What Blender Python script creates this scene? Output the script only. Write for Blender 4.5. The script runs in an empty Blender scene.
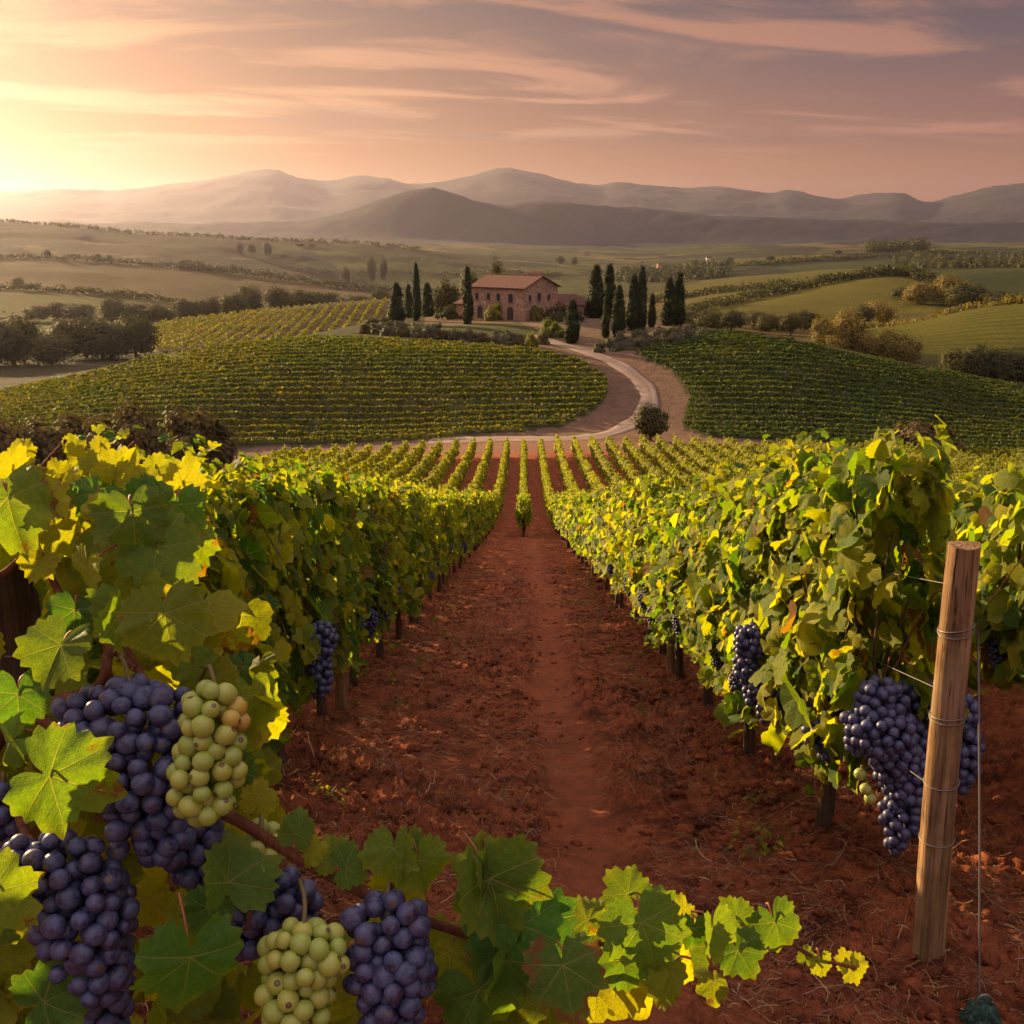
import bpy, math, random
import numpy as np
from mathutils import Vector, Matrix, Euler

SC = bpy.context.scene
R_ = math.radians
# ------------------------------------------------------------------ camera
PITCH = R_(15.1); YAW = R_(0.67); FPX = 1024.0
cam_d = bpy.data.cameras.new('camera'); cam = bpy.data.objects.new('camera', cam_d)
SC.collection.objects.link(cam); SC.camera = cam
cam_d.sensor_width = 36; cam_d.lens = 36; cam_d.clip_start = 0.05; cam_d.clip_end = 60000
cam.location = (0, 0, 0); cam.rotation_euler = (R_(90) - PITCH, 0, YAW)
# ------------------------------------------------------------------ sun, sky, exposure
SUN_AZ, SUN_EL = R_(-46), R_(12)          # azimuth from +Y, clockwise
SUN_DIR = Vector((math.sin(SUN_AZ) * math.cos(SUN_EL), math.cos(SUN_AZ) * math.cos(SUN_EL), math.sin(SUN_EL)))
sl = bpy.data.lights.new('sun', 'SUN'); sl.energy = 5.0; sl.angle = R_(0.6); sl.color = (1.0, 0.70, 0.34)
so = bpy.data.objects.new('sun', sl); SC.collection.objects.link(so)
so.rotation_euler = SUN_DIR.to_track_quat('Z', 'Y').to_euler()
SC.view_settings.view_transform = 'Standard'; SC.view_settings.look = 'None'
SC.view_settings.exposure = 1.5; SC.view_settings.gamma = 1.0
SC.render.engine = 'CYCLES'
cy = SC.cycles
cy.max_bounces = 6; cy.diffuse_bounces = 3; cy.glossy_bounces = 2; cy.transmission_bounces = 3
cy.volume_bounces = 0; cy.transparent_max_bounces = 6; cy.sample_clamp_indirect = 4
cy.caustics_reflective = False; cy.caustics_refractive = False
cy.use_denoising = True

class NT:
    """small helper to write node graphs"""
    def __init__(s, tree): s.t = tree; s.n = tree.nodes; s.l = tree.links
    def new(s, typ, **kw):
        n = s.n.new(typ)
        for k, v in kw.items(): setattr(n, k, v)
        return n
    def put(s, sock, v):
        if v is None: return
        if hasattr(v, 'node'): s.l.new(v, sock)
        elif isinstance(v, (tuple, list)) and sock.type == 'RGBA' and len(v) == 3: sock.default_value = (*v, 1)
        else: sock.default_value = v
    def m(s, op, a, b=None, c=None, clamp=False):
        n = s.new('ShaderNodeMath', operation=op, use_clamp=clamp)
        for i, v in enumerate((a, b, c)): s.put(n.inputs[i], v)
        return n.outputs[0]
    def vm(s, op, a, b=None, sc=None):
        n = s.new('ShaderNodeVectorMath', operation=op)
        s.put(n.inputs[0], a); s.put(n.inputs[1], b)
        if sc is not None: s.put(n.inputs['Scale'], sc)
        return n.outputs['Value'] if op in ('DOT_PRODUCT', 'LENGTH', 'DISTANCE') else n.outputs[0]
    def mix(s, f, a, b, mode='MIX'):
        n = s.new('ShaderNodeMix', data_type='RGBA', blend_type=mode, clamp_factor=True)
        s.put(n.inputs[0], f); s.put(n.inputs[6], a); s.put(n.inputs[7], b)
        return n.outputs[2]
    def ss(s, x, a, b):
        n = s.new('ShaderNodeMapRange', interpolation_type='SMOOTHSTEP')
        s.put(n.inputs[0], x); s.put(n.inputs[1], a); s.put(n.inputs[2], b)
        return n.outputs[0]
    def noise(s, vec, scale, detail=4, rough=0.55, dist=0.0):
        n = s.new('ShaderNodeTexNoise'); s.put(n.inputs['Vector'], vec)
        n.inputs['Scale'].default_value = scale; n.inputs['Detail'].default_value = detail
        n.inputs['Roughness'].default_value = rough; n.inputs['Distortion'].default_value = dist
        return n.outputs['Fac']
    def sep(s, v):
        n = s.new('ShaderNodeSeparateXYZ'); s.put(n.inputs[0], v); return n.outputs
    def comb(s, x, y, z=0.0):
        n = s.new('ShaderNodeCombineXYZ')
        for i, v in enumerate((x, y, z)): s.put(n.inputs[i], v)
        return n.outputs[0]
    def ramp(s, f, stops, mode='LINEAR'):
        n = s.new('ShaderNodeValToRGB'); s.put(n.inputs[0], f); cr = n.color_ramp; cr.interpolation = mode
        while len(cr.elements) < len(stops): cr.elements.new(0.5)
        for e, (p, c) in zip(cr.elements, stops): e.position = p; e.color = (*c, 1) if len(c) == 3 else c
        return n.outputs[0]
    def bump(s, h, strength=0.5, dist=0.02):
        n = s.new('ShaderNodeBump'); s.put(n.inputs['Height'], h)
        n.inputs['Strength'].default_value = strength; n.inputs['Distance'].default_value = dist
        return n.outputs[0]

def build_world():
    w = bpy.data.worlds.new('World'); SC.world = w; w.use_nodes = True
    t = NT(w.node_tree); t.n.clear()
    out = t.new('ShaderNodeOutputWorld')
    d = t.new('ShaderNodeTexCoord').outputs['Generated']
    x, y, z = t.sep(d)
    el = t.m('ARCSINE', z)                                        # radians
    az = t.m('ARCTAN2', x, y)                                     # clockwise from +Y
    # gradient over elevation, facing away from the sun
    k = t.m('MULTIPLY', el, 1 / R_(60))
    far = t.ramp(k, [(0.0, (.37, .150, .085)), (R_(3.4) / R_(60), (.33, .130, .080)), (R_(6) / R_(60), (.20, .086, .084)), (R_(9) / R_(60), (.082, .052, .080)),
                     (R_(13) / R_(60), (.030, .029, .062)), (R_(22) / R_(60), (.055, .052, .09)), (R_(45) / R_(60), (.78, .65, .68)), (1.0, (1.25, 1.02, 1.02))])  # top stops of both ramps raised, out of frame, to brighten the foreground
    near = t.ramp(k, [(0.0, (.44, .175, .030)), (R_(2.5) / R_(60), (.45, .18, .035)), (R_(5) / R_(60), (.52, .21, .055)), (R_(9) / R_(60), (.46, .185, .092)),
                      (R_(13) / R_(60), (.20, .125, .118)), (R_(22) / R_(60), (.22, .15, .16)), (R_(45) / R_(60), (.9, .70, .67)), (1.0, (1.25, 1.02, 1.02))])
    daz = t.m('ABSOLUTE', t.m('SUBTRACT', az, R_(-33)))
    g = t.m('POWER', 2.718, t.m('MULTIPLY', t.m('POWER', t.m('DIVIDE', daz, R_(30)), 1.7), -1.0))
    sky = t.mix(g, far, near)
    # the bright core of the glow, low on the left
    sx, sy, sz = math.sin(R_(-32)) * math.cos(R_(3.2)), math.cos(R_(-32)) * math.cos(R_(3.2)), math.sin(R_(3.2))
    ang = t.m('ARCCOSINE', t.m('MINIMUM', t.vm('DOT_PRODUCT', d, (sx, sy, sz)), 1.0))
    core = t.m('POWER', 2.718, t.m('MULTIPLY', t.m('POWER', t.m('DIVIDE', ang, R_(7.5)), 2.0), -1.0))
    sky = t.mix(1.0, sky, t.mix(core, (0, 0, 0), (.06, .035, .004)), 'ADD')
    # cirrus: noise on a flat ceiling, drawn out along one direction
    zz = t.m('ADD', t.m('MAXIMUM', z, 0.0), 0.045)
    px, py = t.m('DIVIDE', x, zz), t.m('DIVIDE', y, zz)
    cv = t.comb(t.m('MULTIPLY', px, 0.62), t.m('ADD', t.m('MULTIPLY', py, 1.15), t.m('MULTIPLY', px, -0.16)))
    big = t.noise(cv, 0.55, 2, 0.5, 0.4)
    cv2 = t.comb(t.m('MULTIPLY', px, 0.85), t.m('ADD', t.m('MULTIPLY', py, 1.5), t.m('MULTIPLY', px, -0.35)), 3.7)
    fine = t.noise(cv2, 0.8, 8, 0.6, 0.8)
    c = t.ss(t.m('ADD', t.m('MULTIPLY', big, 0.62), t.m('MULTIPLY', fine, 0.55)), 0.57, 0.68)
    band = t.m('MULTIPLY', t.ss(el, R_(3.0), R_(6.0)), t.m('SUBTRACT', 1.0, t.ss(el, R_(30), R_(50))))
    lit = t.mix(t.ss(el, R_(4), R_(12)), t.mix(g, (.46, .19, .14), (1.0, .55, .25)), t.mix(g, (.34, .135, .095), (.86, .38, .17)))
    sky = t.mix(t.m('MULTIPLY', t.m('MULTIPLY', c, band), 0.8), sky, lit)
    # darker mauve bars of cloud
    cv3 = t.comb(t.m('MULTIPLY', px, 0.5), t.m('ADD', t.m('MULTIPLY', py, 1.5), t.m('MULTIPLY', px, -0.1)), 11.3)
    dk = t.ss(t.noise(cv3, 0.42, 5, 0.55, 0.5), 0.54, 0.70)
    sky = t.mix(t.m('MULTIPLY', t.m('MULTIPLY', dk, band), 0.55), sky, t.mix(g, (.085, .056, .078), (.50, .24, .15)))
    # dull ground colour below the horizon
    sky = t.mix(t.ss(el, R_(-4), R_(0)), (.16, .10, .08), sky)
    # sky behind the camera brightened as an added front fill for the foreground
    back_fill = t.m('MULTIPLY', t.ss(t.m('MULTIPLY', y, -1.0), -0.1, 0.9), t.ss(el, R_(2), R_(20)))
    sky = t.mix(back_fill, sky, (.85, .68, .68))
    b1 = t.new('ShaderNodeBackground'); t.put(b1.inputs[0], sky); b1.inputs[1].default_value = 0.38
    ns = t.new('ShaderNodeTexSky', sky_type='NISHITA'); ns.sun_disc = False
    ns.sun_elevation = SUN_EL; ns.sun_rotation = SUN_AZ; ns.dust_density = 3.0; ns.air_density = 1.5
    b2 = t.new('ShaderNodeBackground'); t.l.new(ns.outputs[0], b2.inputs[0]); b2.inputs[1].default_value = 0.004
    add = t.new('ShaderNodeAddShader'); t.l.new(b1.outputs[0], add.inputs[0]); t.l.new(b2.outputs[0], add.inputs[1])
    t.l.new(add.outputs[0], out.inputs['Surface'])
    w.cycles.sampling_method = 'MANUAL'; w.cycles.sample_map_resolution = 512
build_world()

# ------------------------------------------------------------------ numbers
def _h(ix, iy, seed):
    n = (ix.astype(np.int64) * 374761393 + iy.astype(np.int64) * 668265263 + seed * 1442695041) & 0xFFFFFFFF
    n = ((n ^ (n >> 13)) * 1274126177) & 0xFFFFFFFF
    n = ((n ^ (n >> 16)) * 2246822519) & 0xFFFFFFFF
    return ((n ^ (n >> 15)) & 0xFFFFFF) / float(0xFFFFFF)
def vnoise(x, y, seed=0):
    ix = np.floor(x); iy = np.floor(y); fx = x - ix; fy = y - iy
    ix = ix.astype(np.int64); iy = iy.astype(np.int64)
    fx = fx * fx * fx * (fx * (fx * 6 - 15) + 10); fy = fy * fy * fy * (fy * (fy * 6 - 15) + 10)
    a = _h(ix, iy, seed); b = _h(ix + 1, iy, seed); c = _h(ix, iy + 1, seed); d = _h(ix + 1, iy + 1, seed)
    return (a * (1 - fx) + b * fx) * (1 - fy) + (c * (1 - fx) + d * fx) * fy
def fbm(x, y, seed=0, oct=5, gain=0.5, ridged=False):
    s = 0; amp = 1; tot = 0
    for o in range(oct):
        v = vnoise(x, y, seed + o * 17)
        if ridged: v = 1 - np.abs(2 * v - 1)
        s = s + amp * v; tot += amp; amp *= gain
        x, y = 1.6 * x + 1.2 * y + 5.2, -1.2 * x + 1.6 * y + 1.3
    return s / tot
def sstep(x, a, b):
    t = np.clip((x - a) / (b - a), 0, 1); return t * t * (3 - 2 * t)
def in_poly(px, py, poly):
    ins = np.zeros(np.shape(px), bool); n = len(poly)
    for i in range(n):
        x1, y1 = poly[i]; x2, y2 = poly[(i + 1) % n]
        c = ((y1 > py) != (y2 > py)) & (px < (x2 - x1) * (py - y1) / ((y2 - y1) if y2 != y1 else 1e-9) + x1)
        ins ^= c
    return ins

# ------------------------------------------------------------------ objects and meshes
COL = SC.collection
def tag(o, label=None, cat=None, group=None, kind=None):
    if label: o['label'] = label
    if cat: o['category'] = cat
    if group: o['group'] = group
    if kind: o['kind'] = kind
    return o
def empty(name, loc=(0, 0, 0), rz=0.0):
    o = bpy.data.objects.new(name, None); COL.objects.link(o); o.location = loc; o.rotation_euler = (0, 0, rz)
    o.empty_display_size = 0.2
    return o
def make_mesh(name, V, F, uv=None, tint=None, smooth=True, mats=(), mi=None):
    """V (n,3); F (m,3) or (m,4) array or list of mixed tuples"""
    me = bpy.data.meshes.new(name)
    if isinstance(F, np.ndarray):
        V = np.asarray(V, np.float32)
        k = F.shape[1]; m = len(F)
        me.vertices.add(len(V)); me.vertices.foreach_set('co', V.ravel())
        me.loops.add(m * k); me.loops.foreach_set('vertex_index', F.astype(np.int32).ravel())
        me.polygons.add(m); me.polygons.foreach_set('loop_start', np.arange(0, m * k, k, dtype=np.int32))
        me.polygons.foreach_set('loop_total', np.full(m, k, np.int32))
        fl = F.ravel()
        me.update(calc_edges=True)
    else:
        me.from_pydata([tuple(v) for v in V], [], [tuple(f) for f in F]); fl = np.array([i for f in F for i in f])
        me.update()
    if uv is not None:
        u = me.uv_layers.new(name='UVMap'); u.data.foreach_set('uv', np.asarray(uv, np.float32)[fl].ravel())
    if tint is not None:
        t = np.asarray(tint, np.float32)
        if t.shape[1] == 3: t = np.concatenate([t, np.ones((len(t), 1), np.float32)], 1)
        a = me.color_attributes.new('tint', 'FLOAT_COLOR', 'POINT'); a.data.foreach_set('color', t.ravel())
    me.polygons.foreach_set('use_smooth', np.full(len(me.polygons), smooth))
    for mt in mats: me.materials.append(mt)
    if mi is not None: me.polygons.foreach_set('material_index', np.asarray(mi, np.int32))
    me.update()
    return me
def link(name, me, parent=None, loc=(0, 0, 0), rot=(0, 0, 0), scale=(1, 1, 1)):
    o = bpy.data.objects.new(name, me); COL.objects.link(o)
    o.location = loc; o.rotation_euler = rot; o.scale = scale
    if parent: o.parent = parent
    return o
class MB:
    """collects shapes into one mesh"""
    def __init__(s): s.V = []; s.F = []; s.T = []; s.MI = []; s.U = []; s.n = 0
    def add(s, V, F, mi=0, tint=(0, 0, 0)):
        V = np.asarray(V, float); s.V.append(V); s.U.append(np.zeros((len(V), 2)))
        t = np.asarray(tint, float)
        s.T.append(np.tile(t[None, :], (len(V), 1)) if t.ndim == 1 else t)
        for f in F: s.F.append(tuple(int(i) + s.n for i in f)); s.MI.append(mi)
        s.n += len(V)
    def box(s, c, size, rz=0.0, mi=0, tint=(0, 0, 0)):
        x, y, z = size[0] / 2, size[1] / 2, size[2] / 2
        V = np.array([(a * x, b * y, e * z) for a in (-1, 1) for b in (-1, 1) for e in (-1, 1)])
        ca, sa = math.cos(rz), math.sin(rz)
        V = np.stack([V[:, 0] * ca - V[:, 1] * sa + c[0], V[:, 0] * sa + V[:, 1] * ca + c[1], V[:, 2] + c[2]], 1)
        s.add(V, [(0, 1, 3, 2), (4, 6, 7, 5), (0, 4, 5, 1), (2, 3, 7, 6), (0, 2, 6, 4), (1, 5, 7, 3)], mi, tint)
    def tube(s, pts, rad, sides=7, mi=0, cap=True, wob=0.0, seed=0, tint=(0, 0, 0)):
        V, F = tube_arrays(pts, rad, sides, cap, wob, seed); s.add(V, F, mi, tint)
    def build(s, name, mats, parent=None, smooth=True, loc=(0, 0, 0), rz=0.0, T=False):
        me = make_mesh(name, np.concatenate(s.V), s.F, mats=mats, mi=s.MI, smooth=smooth, tint=np.concatenate(s.T) if T else None)
        return link(name, me, parent, loc, (0, 0, rz))
def tube_arrays(pts, rad, sides=7, cap=True, wob=0.0, seed=0):
    P = [Vector(p) for p in pts]; n = len(P); rng = random.Random(seed)
    if not hasattr(rad, '__len__'): rad = [rad] * n
    V = []; F = []; up = None
    for i in range(n):
        d = (P[min(i + 1, n - 1)] - P[max(i - 1, 0)]).normalized()
        if up is None:
            up = Vector((0, 0, 1)) if abs(d.z) < 0.9 else Vector((1, 0, 0))
        a = d.cross(up).normalized(); b = a.cross(d).normalized(); up = b
        for k in range(sides):
            t = 2 * math.pi * k / sides; r = rad[i] * (1 + wob * (rng.random() - 0.5))
            V.append(P[i] + (a * math.cos(t) + b * math.sin(t)) * r)
    for i in range(n - 1):
        for k in range(sides):
            k2 = (k + 1) % sides
            F.append((i * sides + k, i * sides + k2, (i + 1) * sides + k2, (i + 1) * sides + k))
    if cap:
        F.append(tuple(range(sides))); F.append(tuple((n - 1) * sides + k for k in reversed(range(sides))))
    return np.array([tuple(v) for v in V]), F
def spline(pts, n):
    """Catmull-Rom through the points"""
    P = np.array(pts, float); P = np.concatenate([[2 * P[0] - P[1]], P, [2 * P[-1] - P[-2]]])
    m = len(P) - 3; out = []
    for u in np.linspace(0, m - 1e-6, n):
        i = int(u); t = u - i; a, b, c, d = P[i:i + 4]
        out.append(0.5 * (2 * b + (c - a) * t + (2 * a - 5 * b + 4 * c - d) * t * t + (-a + 3 * b - 3 * c + d) * t ** 3))
    return np.array(out)
# ------------------------------------------------------------------ materials
def mat(name):
    m = bpy.data.materials.new(name); m.use_nodes = True
    t = NT(m.node_tree); t.n.clear()
    out = t.new('ShaderNodeOutputMaterial')
    return m, t, out
def principled(t, out, color, rough=0.8, normal=None, spec=0.3, **kw):
    p = t.new('ShaderNodeBsdfPrincipled'); t.put(p.inputs['Base Color'], color); t.put(p.inputs['Roughness'], rough)
    p.inputs['Specular IOR Level'].default_value = spec
    if normal is not None: t.l.new(normal, p.inputs['Normal'])
    for k, v in kw.items(): t.put(p.inputs[k], v)
    if out is not None: t.l.new(p.outputs[0], out.inputs['Surface'])
    return p
def attr(t, name='tint'):
    a = t.new('ShaderNodeAttribute'); a.attribute_name = name; return a
def leaf_material(name, dark, light, gold, trans=0.42, veins=True, tr_gain=1.5, rough=0.5, dust=0.0):
    """tint.r = yellowing, tint.g = browning, tint.b = random per leaf"""
    m, t, out = mat(name)
    a = t.sep(attr(t).outputs['Vector'])
    oi = t.new('ShaderNodeObjectInfo').outputs['Random']
    yel = t.m('ADD', a[0], t.m('MULTIPLY', t.m('SUBTRACT', oi, 0.5), 0.25))
    base = t.mix(t.m('MULTIPLY', yel, 1.15), t.mix(a[2], dark, light), gold)
    rough_s = rough; nrm = None
    if veins:
        uv = t.new('ShaderNodeUVMap').outputs[0]
        u, v, _ = t.sep(uv)
        r = t.m('SQRT', t.m('ADD', t.m('MULTIPLY', u, u), t.m('MULTIPLY', v, v)))
        ang = t.m('ARCTAN2', u, v)
        k = R_(50)
        d = t.m('SUBTRACT', ang, t.m('MULTIPLY', t.m('MINIMUM', t.m('MAXIMUM', t.m('ROUND', t.m('DIVIDE', ang, k)), -2.0), 2.0), k))
        p = t.m('MULTIPLY', r, t.m('COSINE', d)); q = t.m('ABSOLUTE', t.m('MULTIPLY', r, t.m('SINE', d)))
        w = t.m('SUBTRACT', 0.021, t.m('MULTIPLY', p, 0.014))
        mv = t.m('SUBTRACT', 1.0, t.ss(q, t.m('MULTIPLY', w, 0.35), w))
        fr = t.m('FRACT', t.m('MULTIPLY', t.m('SUBTRACT', p, t.m('MULTIPLY', q, 0.85)), 7.0))
        tri = t.m('ABSOLUTE', t.m('SUBTRACT', fr, 0.5))
        sv = t.m('MULTIPLY', t.m('SUBTRACT', 1.0, t.ss(tri, 0.0, 0.075)), t.ss(q, 0.0, 0.03))
        vein = t.m('MAXIMUM', mv, t.m('MULTIPLY', sv, 0.4))
        cell = t.new('ShaderNodeTexVoronoi', feature='DISTANCE_TO_EDGE'); t.put(cell.inputs['Vector'], uv); cell.inputs['Scale'].default_value = 22
        net = t.m('SUBTRACT', 1.0, t.ss(cell.outputs[0], 0.0, 0.12))
        uvr = t.vm('ADD', uv, t.comb(t.m('MULTIPLY', a[2], 37.0), t.m('MULTIPLY', oi, 53.0)))
        n1 = t.noise(uvr, 2.2, 4, 0.6); n2 = t.noise(uvr, 9.0, 4, 0.65)
        base = t.mix(t.m('MULTIPLY', t.ss(n2, 0.38, 0.66), 0.6), base, t.mix(1.0, base, (1.55, 1.45, 1.2), 'MULTIPLY'))
        # yellow then brown towards the rim of ageing leaves
        rim = t.m('MULTIPLY', t.ss(t.m('ADD', r, t.m('MULTIPLY', n1, 0.55)), 0.85, 1.25), t.m('ADD', t.m('MULTIPLY', a[0], 0.9), 0.15))
        base = t.mix(rim, base, gold)
        br = t.m('MULTIPLY', t.ss(t.m('ADD', t.m('MULTIPLY', n1, 0.8), t.m('MULTIPLY', r, 0.25)), t.m('SUBTRACT', 0.90, t.m('MULTIPLY', a[1], 0.42)), t.m('SUBTRACT', 0.96, t.m('MULTIPLY', a[1], 0.40))), 0.85)
        base = t.mix(br, base, (.16, .055, .018))
        base = t.mix(t.m('MULTIPLY', vein, 0.62), base, (.26, .25, .085))
        h = t.m('ADD', t.m('MULTIPLY', vein, -0.5), t.m('ADD', t.m('MULTIPLY', net, -0.12), t.m('MULTIPLY', n2, 0.5)))
        nrm = t.bump(h, 0.7, 0.007)
        if dust:
            sp = t.m('MULTIPLY', t.ss(t.noise(uvr, 42, 2, 0.5), 0.66, 0.74), t.ss(n1, 0.42, 0.6))
            base = t.mix(t.m('MULTIPLY', sp, dust), base, (.5, .5, .42))
    pb = principled(t, None, base, rough_s, nrm, 0.16)
    tr = t.new('ShaderNodeBsdfTranslucent')
    tc = t.mix(1.0, base, (1.32 * tr_gain, 1.30 * tr_gain, 0.30), 'MULTIPLY')
    t.put(tr.inputs[0], tc)
    if nrm is not None: t.l.new(nrm, tr.inputs['Normal'])
    mx = t.new('ShaderNodeMixShader'); mx.inputs[0].default_value = trans
    t.l.new(pb.outputs[0], mx.inputs[1]); t.l.new(tr.outputs[0], mx.inputs[2]); t.l.new(mx.outputs[0], out.inputs['Surface'])
    return m
def bark_material(name, a, b, scale=1.0, stretch=0.12, crack=0.0):
    m, t, out = mat(name)
    g = t.new('ShaderNodeTexCoord').outputs['Object']
    x, y, z = t.sep(g)
    v = t.comb(x, y, t.m('MULTIPLY', z, stretch))
    n1 = t.noise(v, 38 * scale, 6, 0.7, 0.6); n2 = t.noise(g, 7 * scale, 4, 0.6)
    c = t.mix(t.ss(n1, 0.32, 0.7), a, b)
    c = t.mix(t.m('MULTIPLY', t.ss(n2, 0.4, 0.7), 0.5), c, tuple(k * 0.55 for k in a))
    if crack:
        ck = t.m('MULTIPLY', t.ss(t.noise(t.comb(x, y, t.m('MULTIPLY', z, .02)), 90, 3, .6), .58, .66), t.ss(t.noise(g, 5, 3, .6), .42, .58))
        c = t.mix(t.m('MULTIPLY', ck, crack), c, tuple(k * .25 for k in a)); c = t.mix(t.m('MULTIPLY', t.ss(t.noise(g, 3.1, 4, .65), .5, .7), .5), c, (.17, .14, .115)); n1 = t.m('SUBTRACT', n1, ck)
    principled(t, out, c, 0.9, t.bump(n1, 0.9, 0.012), 0.15)
    return m
def plain(name, col, rough=0.85, var=0.3, scale=8.0, bump=0.0, spec=0.25, metallic=0.0):
    m, t, out = mat(name)
    g = t.new('ShaderNodeTexCoord').outputs['Object']
    n = t.noise(g, scale, 5, 0.6)
    c = t.mix(n, tuple(k * (1 - var) for k in col), tuple(min(1, k * (1 + var)) for k in col))
    principled(t, out, c, rough, t.bump(n, bump, 0.02) if bump else None, spec, Metallic=metallic)
    return m
def grape_material(name, base, deep, bloom, amount, sss=0.0, sc=1.0):
    m, t, out = mat(name)
    g = t.new('ShaderNodeTexCoord').outputs['Object']
    oi = t.new('ShaderNodeObjectInfo').outputs['Random']
    a = t.sep(attr(t).outputs['Vector'])
    rnd = t.m('FRACT', t.m('ADD', oi, a[2]))
    g2 = t.vm('ADD', g, t.comb(t.m('MULTIPLY', rnd, 3.1), t.m('MULTIPLY', oi, 7.7), 0.0))
    n1 = t.noise(g2, 62 * sc, 4, 0.6); n2 = t.noise(g2, 330 * sc, 5, 0.7)
    c = t.mix(rnd, base, deep)
    bl = t.m('MULTIPLY', t.ss(t.m('ADD', t.m('MULTIPLY', n1, 0.75), t.m('MULTIPLY', n2, 0.4)), 0.42, 0.70), amount)
    c = t.mix(bl, c, bloom)
    if sc < 1.0:      # the stylar scar at the foot of each berry
        c = t.mix(t.ss(t.m('MULTIPLY', t.sep(g)[2], -1.0), .988, 1.02), c, (.10, .06, .03))
    rough = t.m('ADD', 0.27, t.m('MULTIPLY', bl, 0.35))
    p = principled(t, out, c, rough, t.bump(n2, 0.08, 0.002), 0.42)
    if sss:
        p.inputs['Subsurface Weight'].default_value = sss; p.inputs['Subsurface Radius'].default_value = (0.012, 0.010, 0.003)
    return m
M_LEAF_BIG = leaf_material('big_vine_leaf', (.022, .080, .018), (.060, .150, .022), (.30, .28, .016), 0.42, True, 1.6, 0.58, 0.65)
M_LEAF = leaf_material('vine_leaf', (.024, .074, .014), (.078, .150, .016), (.30, .28, .014), 0.50, True, 1.75, 0.55)
M_LEAF_FAR = leaf_material('far_vine_leaf', (.050, .084, .014), (.10, .13, .020), (.28, .25, .018), 0.5, False, 1.7, 0.6)
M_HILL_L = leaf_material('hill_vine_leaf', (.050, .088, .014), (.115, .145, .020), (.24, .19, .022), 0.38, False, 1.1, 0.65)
M_HILL_R = leaf_material('shaded_hill_vine_leaf', (.040, .080, .016), (.078, .118, .022), (.14, .13, .022), 0.33, False, 1.0, 0.65)  # darker copy of the hill leaf; the away-facing slope's shade is in its colour
M_TREE = leaf_material('tree_leaf', (.030, .040, .015), (.062, .070, .022), (.12, .085, .025), 0.25, False, 1.0, 0.7)
M_AUTUMN = leaf_material('autumn_tree_leaf', (.075, .076, .024), (.155, .135, .036), (.24, .165, .04), 0.3, False, 1.0, 0.7)
M_OLIVE = leaf_material('olive_leaf', (.055, .062, .036), (.105, .11, .062), (.15, .125, .06), 0.22, False, 0.9, 0.6)
M_CYPRESS = leaf_material('cypress_leaf', (.020, .034, .012), (.042, .060, .020), (.05, .05, .02), 0.12, False, 0.8, 0.75)
M_SHRUB = leaf_material('dry_shrub_leaf', (.050, .045, .018), (.095, .075, .028), (.13, .085, .03), 0.25, False, 0.9, 0.75)
M_BARK = bark_material('vine_bark', (.045, .026, .018), (.12, .072, .046))
M_TRUNK = bark_material('tree_bark', (.05, .035, .025), (.11, .08, .055), 0.4)
M_POST = bark_material('post_wood', (.15, .080, .038), (.37, .225, .115), 0.8, 0.035, 0.9)
M_OLDPOST = bark_material('old_post_wood', (.05, .033, .022), (.15, .10, .065), 0.8, 0.035, 0.8)
M_CANE = bark_material('cane_bark', (.10, .034, .018), (.21, .080, .040), 1.6)
M_PETIOLE = plain('petiole', (.26, .085, .045), 0.6, 0.4, 30)
M_STALK = plain('bunch_stalk', (.13, .10, .035), 0.7, 0.4, 40)
M_WIRE = plain('wire', (.17, .155, .14), 0.5, 0.3, 40, metallic=0.7)
M_GRAPE = grape_material('dark_grape', (.012, .013, .042), (.034, .015, .040), (.074, .082, .175), 0.9)
M_GREENGRAPE = grape_material('green_grape', (.20, .25, .030), (.32, .31, .045), (.36, .38, .17), 0.32, 0.4)
SCB = 0.0165
M_BERRY = grape_material('dark_berry', (.012, .013, .042), (.034, .015, .040), (.074, .082, .175), 0.9, 0, SCB)
M_GREENBERRY = grape_material('green_berry', (.24, .31, .034), (.36, .36, .05), (.36, .38, .17), 0.32, 0.4, SCB)
M_AMBERGRAPE = grape_material('amber_berry', (.42, .30, .035), (.40, .20, .03), (.42, .32, .13), 0.35, 0.4, SCB)
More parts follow.
